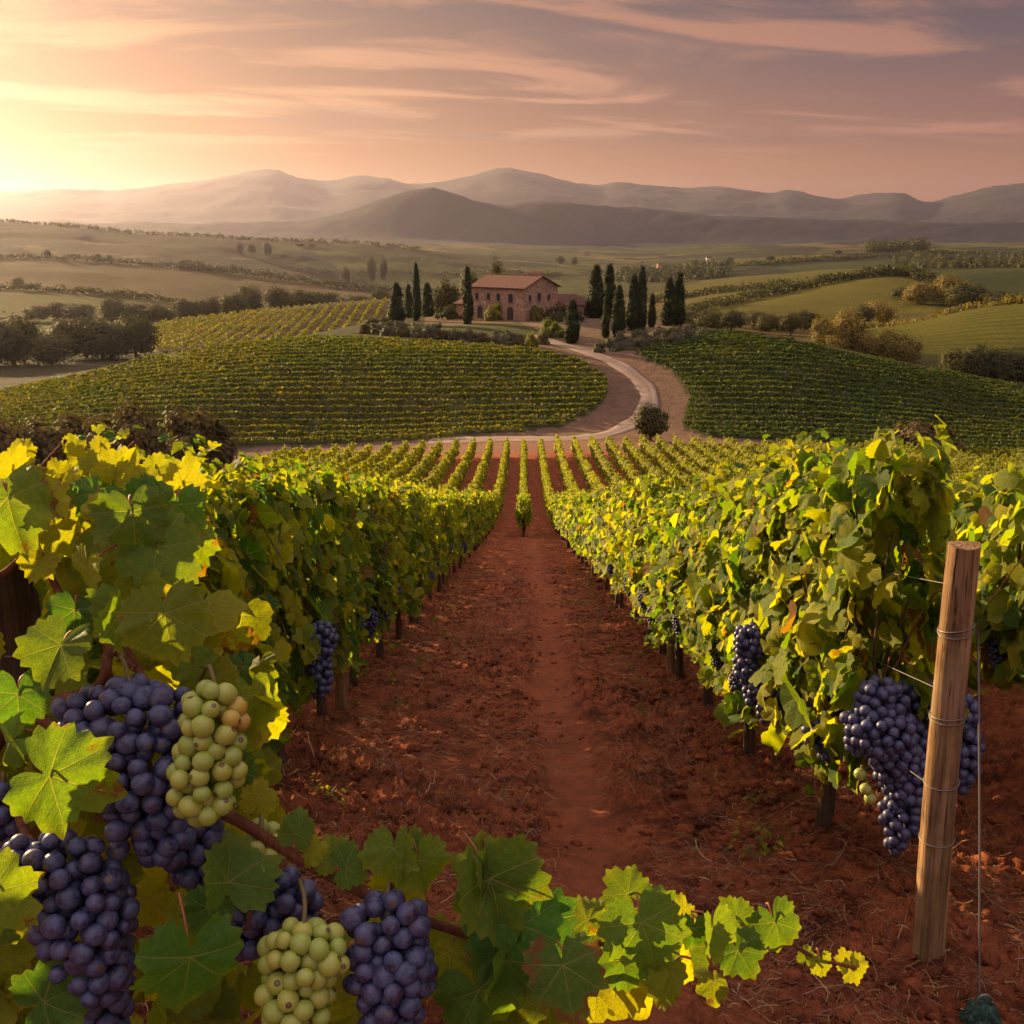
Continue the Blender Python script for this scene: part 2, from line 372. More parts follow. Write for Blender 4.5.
# ------------------------------------------------------------------ the lie of the land
SLOPE = 0.251
def prof(Y):
    return np.interp(Y, PY, PZ)
PY = np.array([-60, -12, 0, 10, 20, 30, 40, 47, 52, 56, 62, 70, 80, 90, 99, 104])
PZ = np.array([-1.0, -1.3, -1.96, -4.47, -6.98, -9.49, -12.0, -13.72, -14.9, -15.75, -16.85, -18.0, -19.2, -20.2, -21.0, -21.35])
RX = np.array([-300, 0, 128, 256, 384, 512, 640, 768, 896, 1024, 1324], float)
RINGS = [
 (112, [500, 480, 465, 452, 443, 436, 436, 442, 452, 465, 487]),
 (132, [448, 426, 406, 392, 385, 383, 384, 387, 407, 430, 458]),
 (146, [424, 406, 380, 361, 354, 353, 354, 354, 375, 402, 430]),
 (158, [412, 395, 364, 345, 341, 340, 341, 338, 362, 389, 416]),
 (172, [408, 392, 362, 343, 332, 325, 328, 335, 362, 390, 417]),
 (196, [408, 392, 366, 345, 321, 316, 320, 338, 366, 393, 420]),
 (232, [398, 384, 366, 354, 335, 330, 332, 345, 368, 392, 412]),
 (300, [375, 364, 358, 354, 345, 340, 340, 342, 362, 380, 392]),
 (420, [335, 331, 327, 313, 300, 301, 314, 328, 326, 305, 302]),
 (520, [330, 327, 325, 321, 309, 308, 320, 323, 332, 314, 308]),
 (750, [284, 289, 299, 314, 307, 303, 310, 291, 277, 291, 290]),
 (900, [290, 294, 303, 310, 308, 304, 310, 296, 290, 297, 296]),
 (1250, [250, 257, 264, 277, 291, 292, 288, 274, 269, 268, 268]),
 (1550, [257, 264, 271, 283, 293, 289, 287, 277, 273, 273, 272]),
 (2200, [217, 222, 233, 239, 246, 263, 271, 258, 252, 251, 248]),
 (2700, [232, 237, 243, 248, 253, 261, 264, 257, 255, 255, 252]),
 (3600, [238, 239, 240, 242, 245, 250, 252, 248, 247, 247, 247]),
 (4300, [230, 231, 233, 236, 240, 243, 244, 242, 241, 241, 241]),
]
RXM = np.array([-300, -100, 0, 60, 100, 130, 170, 200, 265, 300, 330, 360, 384, 410, 440, 480, 505, 540, 560, 600, 620, 680, 720, 768, 790, 840, 896, 925, 960, 1024, 1130, 1324], float)
RING_M = [
 (5000, [214, 218, 221, 221, 222, 222, 223, 224, 222, 220, 214, 206, 198, 192, 190, 203, 205, 201, 203, 207, 209, 212, 216, 219, 220, 222, 222, 223, 224, 225, 222, 220]),
 (6300, [224, 228, 231, 231, 232, 232, 233, 234, 230, 228, 226, 222, 218, 212, 206, 212, 214, 211, 213, 217, 219, 222, 226, 229, 230, 232, 232, 233, 234, 233, 230, 228]),
 (11000, [196, 192, 194, 190, 192, 190, 187, 182, 170, 179, 182, 178, 181, 186, 184, 176, 170, 177, 182, 188, 185, 190, 189, 194, 191, 199, 193, 203, 195, 184, 186, 192]),
 (14000, [232, 232, 232, 232, 232, 231, 230, 230, 228, 228, 228, 228, 228, 228, 228, 228, 228, 228, 228, 228, 228, 230, 230, 230, 230, 230, 230, 230, 230, 230, 230, 230]),
]
def proj(x, y, z):
    """world -> pixel of the photograph (for laying the land out)"""
    ca, sa = math.cos(YAW), math.sin(YAW)
    X = x * ca + y * sa; Yr = -x * sa + y * ca
    dep = Yr * math.cos(PITCH) - z * math.sin(PITCH); up = Yr * math.sin(PITCH) + z * math.cos(PITCH)
    return 512 + FPX * X / dep, 512 - FPX * up / dep, dep
def ring_t(az, xs, ys):
    """tan of the elevation of a ring's line along each azimuth (in +Y frame)"""
    a = np.clip(az + YAW, R_(-41), R_(41)); t = np.full(a.shape, -0.1)
    for _ in range(4):
        dep = np.cos(a) * math.cos(PITCH) - t * math.sin(PITCH)
        px = 512 + FPX * np.sin(a) / dep
        k = (512 - np.interp(px, xs, ys)) / FPX
        t = np.cos(a) * (k * math.cos(PITCH) - math.sin(PITCH)) / (math.cos(PITCH) + k * math.sin(PITCH))
    return t
def smooth_ring(xs, ys):
    """resample with a spline so that the crests are round"""
    P = spline(np.stack([xs, ys], 1), 400); return P[:, 0], P[:, 1]
az_in = np.arange(-31, 31.001, 0.13); az_mid = np.arange(31.3, 46, 0.5); az_out = np.arange(48, 180.1, 4)
AZ = np.radians(np.concatenate([-az_out[::-1], -az_mid[::-1], az_in, az_mid, az_out]))
AZ[0] = -math.pi; AZ[-1] = math.pi
RR = np.concatenate([np.exp(np.arange(math.log(0.35), math.log(60), 0.0075)), np.exp(np.arange(math.log(60), math.log(1500), 0.012)),
                     np.exp(np.arange(math.log(1500), math.log(14000), 0.0105)), [14000.0]])
def pchip(xk, Yk, xq):
    """monotone cubic per row. xk (K,), Yk (N,K), xq (Q,) -> (N,Q)"""
    h = np.diff(xk); dl = np.diff(Yk, axis=1) / h
    m = np.zeros_like(Yk)
    w1 = 2 * h[1:] + h[:-1]; w2 = h[1:] + 2 * h[:-1]
    a, b = dl[:, :-1], dl[:, 1:]; same = (a * b) > 0
    with np.errstate(divide='ignore', invalid='ignore'):
        hm = (w1 + w2) / (w1 / a + w2 / b)
    m[:, 1:-1] = np.where(same, hm, 0); m[:, 0] = dl[:, 0]; m[:, -1] = dl[:, -1]
    j = np.clip(np.searchsorted(xk, xq, side='right') - 1, 0, len(xk) - 2)
    t = (xq - xk[j]) / h[j]
    h00 = 2 * t**3 - 3 * t**2 + 1; h10 = t**3 - 2 * t**2 + t; h01 = -2 * t**3 + 3 * t**2; h11 = t**3 - t**2
    return h00 * Yk[:, j] + h10 * h[j] * m[:, j] + h01 * Yk[:, j + 1] + h11 * h[j] * m[:, j + 1]
def build_heights():
    near_r = [0.0, 4, 8, 14, 20, 27, 34, 41, 47, 52, 57, 63, 70, 78, 86, 94, 101]
    cols = []
    for r in near_r: cols.append(prof(r * np.cos(AZ)))
    # the outer part of the field follows the fall of the valley sideways
    t112 = ring_t(AZ, *smooth_ring(RX, np.array(RINGS[0][1], float))) * 112
    c112 = prof(np.array([104.0]))[0] - 0.7
    side = np.minimum(t112 - c112, 2.0)
    for i, r in enumerate(near_r):
        cols[i] = cols[i] + side * sstep(np.array(r * 1.0), 55, 112) * 1.0
    xs = list(near_r)
    for r, ys in RINGS:
        xs.append(r); cols.append(ring_t(AZ, *smooth_ring(RX, np.array(ys, float))) * r)
    for r, ys in RING_M:
        xs.append(r); cols.append(ring_t(AZ, *smooth_ring(RXM, np.array(ys, float))) * r)
    Z = pchip(np.array(xs, float), np.stack(cols, 1), RR)
    X = RR[None, :] * np.sin(AZ)[:, None]; Y = RR[None, :] * np.cos(AZ)[:, None]
    rr = RR[None, :]
    n = fbm(X / 90, Y / 90, 5, 4) - 0.5
    Z = Z + n * np.interp(rr, [100, 200, 240, 500, 1000, 3000], [0, 0.5, 0.8, 3.0, 5, 12]) * sstep(rr, 105, 130)
    mm = sstep(rr, 4000, 4900)
    rid = fbm(X / 900, Y / 900, 31, 6, 0.52, True)
    Z = Z + mm * (rid - 0.62) * 55 * np.interp(rr, [4000, 5000, 11000, 14000], [.5, .75, 1.4, 0.3])
    return X, Y, Z
GX, GY, GZ = build_heights()
LOGR = np.log(RR)
def H(x, y):
    """ground height (without clods) at world x, y"""
    x = np.asarray(x, float); y = np.asarray(y, float)
    r = np.maximum(np.hypot(x, y), RR[0]); a = np.arctan2(x, y)
    i = np.clip(np.searchsorted(AZ, a) - 1, 0, len(AZ) - 2); j = np.clip(np.searchsorted(LOGR, np.log(r)) - 1, 0, len(RR) - 2)
    u = (a - AZ[i]) / (AZ[i + 1] - AZ[i]); v = np.clip((r - RR[j]) / (RR[j + 1] - RR[j]), 0, 1)
    return (GZ[i, j] * (1 - u) + GZ[i + 1, j] * u) * (1 - v) + (GZ[i, j + 1] * (1 - u) + GZ[i + 1, j + 1] * u) * v
def ray(px, py):
    """world direction through a pixel"""
    c = np.array([(px - 512) / FPX, (512 - py) / FPX, -1.0])
    Mx = cam.rotation_euler.to_matrix(); return np.array(Mx @ Vector(c))
def at(px, py, rmin=2.0, rmax=9000):
    """ground point seen at a pixel, beyond rmin"""
    d = ray(px, py); d = d / math.hypot(d[0], d[1])
    rs = np.exp(np.linspace(math.log(rmin), math.log(rmax), 4000))
    dz = d[2] * rs - H(d[0] * rs, d[1] * rs)
    k = np.argmax((dz[:-1] > 0) & (dz[1:] <= 0))
    if not (dz[k] > 0 and dz[k + 1] <= 0): k = len(rs) - 2
    f = dz[k] / (dz[k] - dz[k + 1] + 1e-12); r = rs[k] + (rs[k + 1] - rs[k]) * np.clip(f, 0, 1)
    return float(d[0] * r), float(d[1] * r), float(H(d[0] * r, d[1] * r))
def at_r(px, r):
    """ground point in a pixel's column at a horizontal distance"""
    a = math.atan((px - 512) / FPX / math.cos(PITCH)) - YAW
    for _ in range(4):
        x, y = r * math.sin(a), r * math.cos(a); p = proj(x, y, float(H(x, y)))[0]; a -= (p - px) / FPX
    return r * math.sin(a), r * math.cos(a), float(H(r * math.sin(a), r * math.cos(a)))
PXG, PYG, DEPG = proj(GX, GY, GZ)
PXG = np.where(DEPG > 0.2, PXG, -9999)
LEFT_VINES = [(-330, 420), (0, 394), (70, 380), (150, 360), (250, 345), (320, 339), (390, 341), (470, 346), (530, 351), (580, 360), (606, 378), (609, 392), (597, 410), (560, 428), (430, 440), (240, 449), (0, 476), (-330, 500)]
RIGHT_VINES = [(634, 354), (660, 345), (700, 333), (735, 335), (790, 343), (860, 358), (1024, 390), (1330, 420), (1330, 482), (1024, 461), (850, 448), (700, 436), (682, 428), (690, 396), (672, 372)]
ROAD_PX = [(430, 441), (500, 439), (560, 439), (598, 436), (625, 427), (643, 413), (649, 398), (641, 382), (622, 367), (596, 355), (566, 346), (548, 340), (540, 335)]

def soil_material():
    m, t, out = mat('red_soil')
    g = t.new('ShaderNodeTexCoord').outputs['Object']
    a = t.sep(attr(t).outputs['Vector'])            # r: packed track, g: dirt strip, b: weedy
    n1 = t.noise(g, 0.9, 5, 0.6); n2 = t.noise(g, 7, 6, 0.65); n3 = t.noise(g, 40, 7, 0.78); n4 = t.noise(g, 2.6, 4, 0.6)
    c = t.mix(t.ss(n2, 0.3, 0.7), (.13, .035, .018), (.46, .130, .054))
    c = t.mix(t.m('MULTIPLY', t.ss(n3, 0.50, 0.62), 0.7), c, (.60, .20, .085))
    c = t.mix(t.m('MULTIPLY', t.ss(n1, 0.45, 0.7), 0.35), c, (.48, .14, .056))
    c = t.mix(t.m('MULTIPLY', t.ss(t.m('ADD', t.m('MULTIPLY', n3, .6), t.m('MULTIPLY', n4, .6)), 0.60, 0.72), 0.75), c, (.045, .016, .011))
    c = t.mix(t.m('MULTIPLY', a[0], 0.6), c, t.mix(n3, (.35, .11, .05), (.54, .18, .08)))
    c = t.mix(t.m('MULTIPLY', a[1], 0.85), c, t.mix(n2, (.15, .078, .048), (.24, .135, .085)))
    st = t.noise(t.comb(t.sep(g)[0], t.m('MULTIPLY', t.sep(g)[1], 3.0), 0.0), 30, 5, 0.7, 1.5)
    c = t.mix(t.m('MULTIPLY', t.m('MULTIPLY', t.ss(st, 0.56, 0.66), a[2]), 0.6), c, (.21, .135, .062))
    h = t.m('ADD', t.m('MULTIPLY', n2, 1.2), t.m('MULTIPLY', n3, 0.8))
    principled(t, out, c, 0.95, t.bump(h, 1.0, 0.06), 0.1)
    return m
def land_material():
    m, t, out = mat('land')
    g = t.new('ShaderNodeTexCoord').outputs['Object']
    a = attr(t).outputs['Color']; at_ = attr(t, 'kindmask').outputs['Vector']; s = t.sep(at_)
    n1 = t.noise(g, 0.05, 6, 0.6); n2 = t.noise(g, 0.6, 6, 0.68); n3 = t.noise(g, 3.5, 4, 0.65)
    c = t.mix(t.m('MULTIPLY', t.ss(n1, 0.3, 0.7), 0.5), a, t.mix(1.0, a, (.62, .66, .7), 'MULTIPLY'))
    c = t.mix(t.m('MULTIPLY', t.ss(n2, 0.35, 0.7), 0.55), c, t.mix(1.0, c, (.5, .52, .5), 'MULTIPLY'))
    c = t.mix(t.m('MULTIPLY', t.ss(n3, 0.5, 0.75), 0.35), c, t.mix(1.0, c, (1.5, 1.45, 1.35), 'MULTIPLY'))
    x, y, z = t.sep(g)
    row = t.m('SINE', t.m('ADD', t.m('MULTIPLY', t.m('ADD', t.m('MULTIPLY', x, 0.34), t.m('MULTIPLY', y, 0.94)), 1.05), t.m('MULTIPLY', n1, 9.0)))
    rm = t.m('MULTIPLY', t.ss(row, -0.3, 0.6), s[0])
    c = t.mix(t.m('MULTIPLY', rm, 0.55), c, t.mix(1.0, c, (.45, .5, .4), 'MULTIPLY'))
    principled(t, out, c, 0.95, t.bump(t.m('ADD', t.m('MULTIPLY', n2, 1.0), t.m('MULTIPLY', n3, 0.4)), 0.8, 0.9), 0.08)
    return m
M_SOIL = soil_material(); M_LAND = land_material()

def row_factor(x):
    """0 in the middle of an aisle, 1 under a row of vines"""
    d = np.abs(((x / 1.6 + 0.5) % 1.0) - 0.5) * 1.6
    near_mid = np.abs(x) < 1.0
    return np.where(near_mid, 0, np.exp(-(d / 0.28) ** 2))
def clods(x, y):
    r = np.hypot(x, y)
    fade = np.interp(r, [0, 12, 30, 60, 90], [1, 1, 0.8, 0.45, 0])
    warp = vnoise(x * 2.3, y * 2.3, 71) * 0.5
    b1 = np.abs(fbm(x * 3.1 + warp, y * 3.1, 3, 3) - 0.5) * 2
    b2 = 1 - np.abs(fbm(x * 9.5, y * 9.5 + warp * 2, 9, 3) * 2 - 1)
    b3 = fbm(x * 30, y * 30, 13, 2) - 0.5
    xt = 0.36 + 0.06 * np.sin(y * 0.5) + 0.10 * (vnoise(y * 0.35, y * 0 + 3, 44) - 0.5)
    rut = np.exp(-((x - xt) / 0.20) ** 4)
    edge = np.exp(-((np.abs(x - xt) - 0.33) / 0.12) ** 2)
    patch = sstep(fbm(x * 0.7, y * 0.7, 23, 3), 0.36, 0.6)
    amp = (0.35 + 0.65 * patch) * (1 - 0.82 * rut)
    z = amp * (0.055 * b1 + 0.15 * np.maximum(b2 - 0.58, 0) + 0.036 * b3) - 0.035 * rut + 0.022 * edge
    z = z + 0.055 * row_factor(x) + 0.05 * (fbm(x * 0.8, y * 0.8, 55, 2) - 0.5)
    heap = np.exp(-(((x - 1.78) / 0.26) ** 2 + ((y - 3.75) / 0.2) ** 2)) + 0.8 * np.exp(-(((x - 1.66) / 0.17) ** 2 + ((y - 4.25) / 0.17) ** 2))
    z = z + heap * (0.06 + 0.07 * b2)
    return z * fade, rut * fade
def grid_faces(na, nr, j0, j1):
    ii, jj = np.meshgrid(np.arange(na - 1), np.arange(j1 - j0 - 1), indexing='ij'); w = j1 - j0
    a = ii * w + jj
    return np.stack([a, a + w, a + w + 1, a + 1], -1).reshape(-1, 4)
def build_land():
    na = len(AZ)
    jb = int(np.searchsorted(RR, 106.0)); jc = int(np.searchsorted(RR, 4100.0))
    # near field
    X, Y, Z = GX[:, :jb + 1], GY[:, :jb + 1], GZ[:, :jb + 1].copy()
    cz, rut = clods(X, Y); Z = Z + cz
    px, py = PXG[:, :jb + 1], PYG[:, :jb + 1]
    dirt = sstep(Y, 96.5, 98) + 0 * X
    weed = sstep(fbm(X * 0.9, Y * 0.9, 91, 4), 0.45, 0.62) * sstep(np.abs(X - 0.35), 0.4, 1.0)
    T = np.stack([rut * 0.8, np.clip(dirt, 0, 1), weed], -1)
    V = np.stack([X, Y, Z], -1).reshape(-1, 3); F = grid_faces(na, 0, 0, jb + 1)
    # close the small hole under the camera
    V = np.concatenate([V, [[0, 0, float(Z[:, 0].mean())]]]); c = len(V) - 1; w = jb + 1
    cap = np.array([[i * w, (i + 1) * w, c, c] for i in range(na - 1)])
    T2 = np.concatenate([T.reshape(-1, 3), [[0, 0, 0]]])
    me = make_mesh('ground', V, np.concatenate([F]), tint=T2, mats=[M_SOIL])
    tag(link('ground', me), kind='structure')
    # hills
    X, Y, Z = GX[:, jb:jc + 1], GY[:, jb:jc + 1], GZ[:, jb:jc + 1]
    px, py = PXG[:, jb:jc + 1], PYG[:, jb:jc + 1]; r = RR[jb:jc + 1][None, :] + 0 * X
    C = np.zeros(X.shape + (3,)); K = np.zeros(X.shape + (3,))
    n = fbm(X / 260, Y / 260, 7, 4); n2 = fbm(X / 60, Y / 60, 17, 4)
    C[:] = np.array([.105, .085, .045])
    def put(mask, col, soft=None):
        C[mask] = col
    near = r < 300
    put(near & (r < 146), (.20, .118, .075))
    put(near & (r >= 146), (.052, .052, .022)); put(near & (r >= 146) & (px > 425) & (px < 725), (.19, .125, .072))
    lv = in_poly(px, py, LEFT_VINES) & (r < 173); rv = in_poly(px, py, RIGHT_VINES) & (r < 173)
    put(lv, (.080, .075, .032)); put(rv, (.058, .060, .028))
    lawn = in_poly(px, py, [(440, 326), (520, 322), (545, 333), (520, 341), (440, 338), (372, 332)]) & (r < 215) & (r > 152)
    put(lawn, (.085, .085, .030))
    put((r > 236) & (r < 320), (.07, .06, .028))
    # ploughland and vineyards beyond, by field
    fx = X + 60 * (n - .5); fy = Y + 90 * (fbm(X / 320, Y / 320, 77, 3) - .5)
    u = fx * 0.92 + fy * 0.38; v = -fx * 0.38 + fy * 0.92
    size = np.interp(r, [300, 900, 2000, 4000], [150, 210, 260, 330])
    szq = np.where(r < 900, 170.0, np.where(r < 2000, 250.0, 340.0))
    fid = _h(np.floor(u / szq).astype(np.int64), np.floor(v / (szq * 1.25)).astype(np.int64), 5)
    pal = np.array([(.075, .085, .030), (.11, .105, .038), (.155, .125, .05), (.058, .075, .028), (.13, .12, .04), (.095, .10, .032), (.17, .12, .06)])
    far = r > 320
    C[far] = pal[(fid[far] * 6.99).astype(int)]
    wood = far & (fbm(X / 170, Y / 170, 201, 4) > np.interp(r, [300, 900, 1500, 4000], [.66, .60, .56, .52]))
    put(wood & (r > 900), (.030, .034, .016))
    put((r > 1600) & (r < 2500) & (px < 520) & (n2 < .62), (.060, .050, .028))
    K[..., 0] = np.where(far & ~wood, 1.0, 0.0) * np.interp(r, [320, 700, 1400], [1, .7, 0])
    # the named fields, by their outline on the slope
    put(in_poly(px, py, [(150, 352), (156, 322), (250, 311), (390, 298), (400, 335), (300, 345)]) & (r > 280) & (r < 470), (.115, .075, .04))
    for poly, col, r0, r1 in [
        ([(850, 336), (865, 326), (940, 308), (1100, 296), (1100, 344), (1024, 347), (950, 357), (900, 350)], (.16, .15, .036), 320, 520),
        ([(700, 306), (780, 290), (860, 277), (905, 275), (950, 296), (930, 312), (830, 318), (720, 318)], (.17, .15, .04), 540, 850),
        ([(940, 300), (960, 276), (1100, 262), (1100, 305), (1000, 308)], (.055, .072, .026), 540, 1400),
        ([(680, 302), (690, 284), (760, 274), (870, 266), (930, 262), (880, 278), (800, 286)], (.16, .145, .045), 900, 1500),
        ([(-300, 300), (-300, 262), (0, 286), (130, 298), (235, 312), (200, 322), (0, 326)], (.13, .12, .036), 520, 880),
        ([(-300, 290), (-300, 240), (0, 256), (130, 263), (330, 284), (400, 291), (390, 300), (250, 305), (100, 297)], (.125, .085, .040), 900, 1480),
        ([(330, 262), (420, 262), (520, 274), (540, 290), (420, 292), (350, 278)], (.095, .10, .036), 1500, 2300),
        ([(560, 276), (640, 276), (700, 268), (700, 282), (640, 296), (560, 296)], (.085, .09, .034), 900, 2000)]:
        mk = in_poly(px, py, poly) & (r > r0) & (r < r1); put(mk, col); K[..., 0][mk] = np.where(r[mk] < 1400, 0.8, 0.3)
    edge = np.abs(n2 - .5) * .5
    C *= (0.86 + 0.28 * n2)[..., None]; C[r > 300] *= np.array([.62, .60, .31])
    me = make_mesh('hills', np.stack([X, Y, Z], -1).reshape(-1, 3), grid_faces(na, 0, 0, X.shape[1]), tint=C.reshape(-1, 3), mats=[M_LAND])
    a = me.color_attributes.new('kindmask', 'FLOAT_COLOR', 'POINT')
    a.data.foreach_set('color', np.concatenate([K.reshape(-1, 3), np.ones((K.size // 3, 1))], 1).astype(np.float32).ravel())
    tag(link('hills', me), kind='structure')
    # mountains
    X, Y, Z = GX[:, jc:], GY[:, jc:], GZ[:, jc:]
    C = np.zeros(X.shape + (3,)); C[:] = (.026, .026, .032)  # bluish cast of the distant air put into the forest colour
    n = fbm(X / 420, Y / 420, 61, 5); C[n > .56] = (.036, .034, .036); C[n < .42] = (.021, .022, .029)
    me = make_mesh('mountains', np.stack([X, Y, Z], -1).reshape(-1, 3), grid_faces(na, 0, 0, X.shape[1]), tint=C.reshape(-1, 3), mats=[M_LAND])
    tag(link('mountains', me), kind='structure')
build_land()

def build_road():
    P = np.array([at(px, py, 60, 205) for px, py in ROAD_PX])
    S = spline(P[:, :2], 160); V = []; F = []; TR = []
    nn = 9
    for i, p in enumerate(S):
        d = S[min(i + 1, len(S) - 1)] - S[max(i - 1, 0)]; d = d / np.linalg.norm(d); nrm = np.array([-d[1], d[0]])
        w = 1.25 + 0.12 * math.sin(i * 0.37) + (0.7 if i < 40 else 0)
        for k in range(nn):
            q = p + nrm * (k / (nn - 1) - .5) * 2 * w
            e = abs(k / (nn - 1) - .5) * 2
            TR.append((1.0 if .25 < e < .85 else .35 if e <= .25 else .1, 0, 0)); V.append((q[0], q[1], float(H(q[0], q[1])) + 0.10 - 0.16 * (e > .95) - 0.05 * math.exp(-((e - .55) / .2) ** 2)))
    for i in range(len(S) - 1):
        for k in range(nn - 1):
            a = i * nn + k; F.append((a, a + 1, a + nn + 1, a + nn))
    m, t, out = mat('white_gravel')
    g = t.new('ShaderNodeTexCoord').outputs['Object']
    n = t.noise(g, 1.2, 6, 0.65); n2 = t.noise(g, 0.25, 4, 0.6)
    c = t.mix(n, (.19, .13, .10), (.33, .24, .185)); c = t.mix(t.ss(n2, .4, .7), c, (.36, .27, .2)); c = t.mix(t.m('MULTIPLY', t.m('SUBTRACT', 1.0, t.sep(attr(t).outputs['Vector'])[0]), t.ss(n, .25, .6)), c, (.20, .135, .085))
    principled(t, out, c, .95, t.bump(n, .5, .06), .1)
    tag(link('road', make_mesh('road', np.array(V), np.array(F), tint=np.array(TR), mats=[m])), kind='structure')
build_road()

def build_haze():
    V = [(x, y, z) for x in (-14300, 14300) for y in (-14300, 14300) for z in (float(GZ.min()) - 8, float(GZ.max()) + 15)]
    F = [(0, 1, 3, 2), (4, 6, 7, 5), (0, 4, 5, 1), (2, 3, 7, 6), (0, 2, 6, 4), (1, 5, 7, 3)]
    m, t, out = mat('haze')
    p = t.new('ShaderNodeVolumePrincipled'); p.inputs['Color'].default_value = (.74, .68, .92, 1)
    p.inputs['Density'].default_value = HAZE; p.inputs['Anisotropy'].default_value = 0.68
    t.l.new(p.outputs[0], out.inputs['Volume'])
    tag(link('haze', make_mesh('haze', V, F, mats=[m], smooth=False)), kind='stuff')
HAZE = 0.31e-4
build_haze()
# ------------------------------------------------------------------ leaves
OUT_A = np.radians([0, 9, 18, 26, 33, 40, 50, 57, 66, 76, 85, 93, 103, 113, 124, 136, 148, 158, 167, 174])
OUT_R = np.array([.98, .95, .88, .80, .755, .79, .875, .90, .86, .78, .725, .735, .775, .765, .73, .69, .63, .54, .38, .12])
def leaf_outline(th, teeth=0.0, lobes=1.0, seed=0):
    a = np.abs(th); r = np.interp(a, OUT_A, OUT_R)
    flat = 0.80 - 0.25 * (a / math.pi) ** 2
    r = np.where(a < 2.7, flat + (r - flat) * lobes, r)
    if teeth:
        ph = a * 19 + 0.7 * np.sin(a * 5 + seed)
        r = r * (1 + teeth * (2 * np.abs((ph / (2 * math.pi)) % 1 - .5) - .5) * np.where(a < 2.75, 1, .2))
        r = r * (1 + 0.04 * np.sin(th * 3 + seed * 2.1) + 0.03 * np.sin(th * 7 + seed))
    return r
def leaf_template(nout, rings, teeth=0.0, lobes=1.0, cup=0.12, fold=0.15, wave=0.06, seed=0, curl=0.0):
    """a leaf round its petiole junction; tip along +y, upper face +z"""
    th = np.linspace(-math.pi, math.pi, nout, endpoint=False) + math.pi / nout
    ro = leaf_outline(th, teeth, lobes, seed)
    V = [(0, 0)]; fr = []
    for k in range(1, rings + 1):
        f = (k / rings) ** 0.9
        for t, r in zip(th, ro):
            rk = r * f
            if f < 0.99: rk = f * (r * f + 0.75 * min(r + 0.12, 0.75) * (1 - f) / 0.75) if rings > 1 else rk
            V.append((math.sin(t) * rk, math.cos(t) * rk))
    V = np.array(V); r = np.hypot(V[:, 0], V[:, 1]); th_ = np.arctan2(V[:, 0], V[:, 1])
    z = -cup * r ** 2 + fold * np.abs(V[:, 0]) * 0.8
    z = z - 0.10 * np.cos(th_ * 360 / 50) * r * 0.20       # blades dip along the main veins
    z = z + wave * np.sin(th_ * 4 + seed * 1.7) * r ** 2 + wave * 0.7 * np.sin(th_ * 9 + seed) * r ** 3
    z = z - curl * np.maximum(V[:, 1], 0) ** 2
    F = []
    for k in range(nout): F.append((0, 1 + (k + 1) % nout, 1 + k))
    for g in range(rings - 1):
        o = 1 + g * nout
        for k in range(nout):
            k2 = (k + 1) % nout
            F.append((o + k, o + k2, o + nout + k2)); F.append((o + k, o + nout + k2, o + nout + k))
    # drop the faces that would close the petiole notch
    P = np.concatenate([V, z[:, None]], 1)
    F = [f for f in F if not (V[list(f)][:, 1].mean() < -0.02 and abs(V[list(f)][:, 0]).max() < 0.035 and False)]
    return P, np.array(F), V.copy()
def scatter_leaves(templates, pos, nrm, tip, size, tint, rng):
    """instantiate leaf templates: arrays (n,3) for position, normal, tip direction"""
    n = len(pos); which = rng.integers(0, len(templates), n)
    z = nrm / np.linalg.norm(nrm, axis=1, keepdims=True)
    y = tip - (tip * z).sum(1, keepdims=True) * z; y /= np.linalg.norm(y, axis=1, keepdims=True) + 1e-9
    x = np.cross(y, z)
    Vs, Fs, Us, Ts = [], [], [], []; off = 0
    for k, (P, F, U) in enumerate(templates):
        id_ = np.where(which == k)[0]
        if not len(id_): continue
        fl = np.where(rng.random(len(id_)) < .5, -1.0, 1.0)
        px_ = P[None, :, 0] * size[id_, None] * fl[:, None] * (0.9 + 0.2 * rng.random(len(id_)))[:, None]
        py_ = P[None, :, 1] * size[id_, None]; pz_ = P[None, :, 2] * size[id_, None] * (0.5 + 1.2 * rng.random(len(id_)))[:, None]
        W = pos[id_][:, None, :] + px_[..., None] * x[id_][:, None, :] + py_[..., None] * y[id_][:, None, :] + pz_[..., None] * z[id_][:, None, :]
        nv = len(P); f = F[None] + (np.arange(len(id_)) * nv)[:, None, None] + off
        flip = fl < 0; f[flip] = f[flip][:, :, ::-1]
        Vs.append(W.reshape(-1, 3)); Fs.append(f.reshape(-1, F.shape[1])); Us.append(np.tile(U, (len(id_), 1)))
        Ts.append(np.repeat(tint[id_], nv, 0)); off += nv * len(id_)
    return np.concatenate(Vs), np.concatenate(Fs), np.concatenate(Us), np.concatenate(Ts)
T_NEAR = [leaf_template(44, 2, .12, lo, c, f, w, s) for s, (lo, c, f, w) in enumerate([(1, .15, .2, .07), (.7, .35, .1, .1), (1.1, -.15, .45, .06), (.85, .5, .25, .12), (.6, .1, .7, .05)])]
T_MID = [leaf_template(11, 1, 0, .9, c, f, .05, s) for s, (c, f) in enumerate([(.2, .2), (.4, .1), (-.1, .5)])]
T_FAR = [(np.array([(0, -.45, 0), (.62, -.1, .1), (.35, .7, -.12), (0, 1, -.2), (-.35, .7, -.12), (-.62, -.1, .1)]), np.array([(0, 1, 2), (0, 2, 3), (0, 3, 4), (0, 4, 5)]), np.zeros((6, 2)))]
T_QUAD = [(np.array([(-.55, -.5, 0), (.55, -.5, 0), (.45, .6, -.12), (-.45, .6, .12)]), np.array([(0, 1, 2), (0, 2, 3)]), np.zeros((4, 2)))]

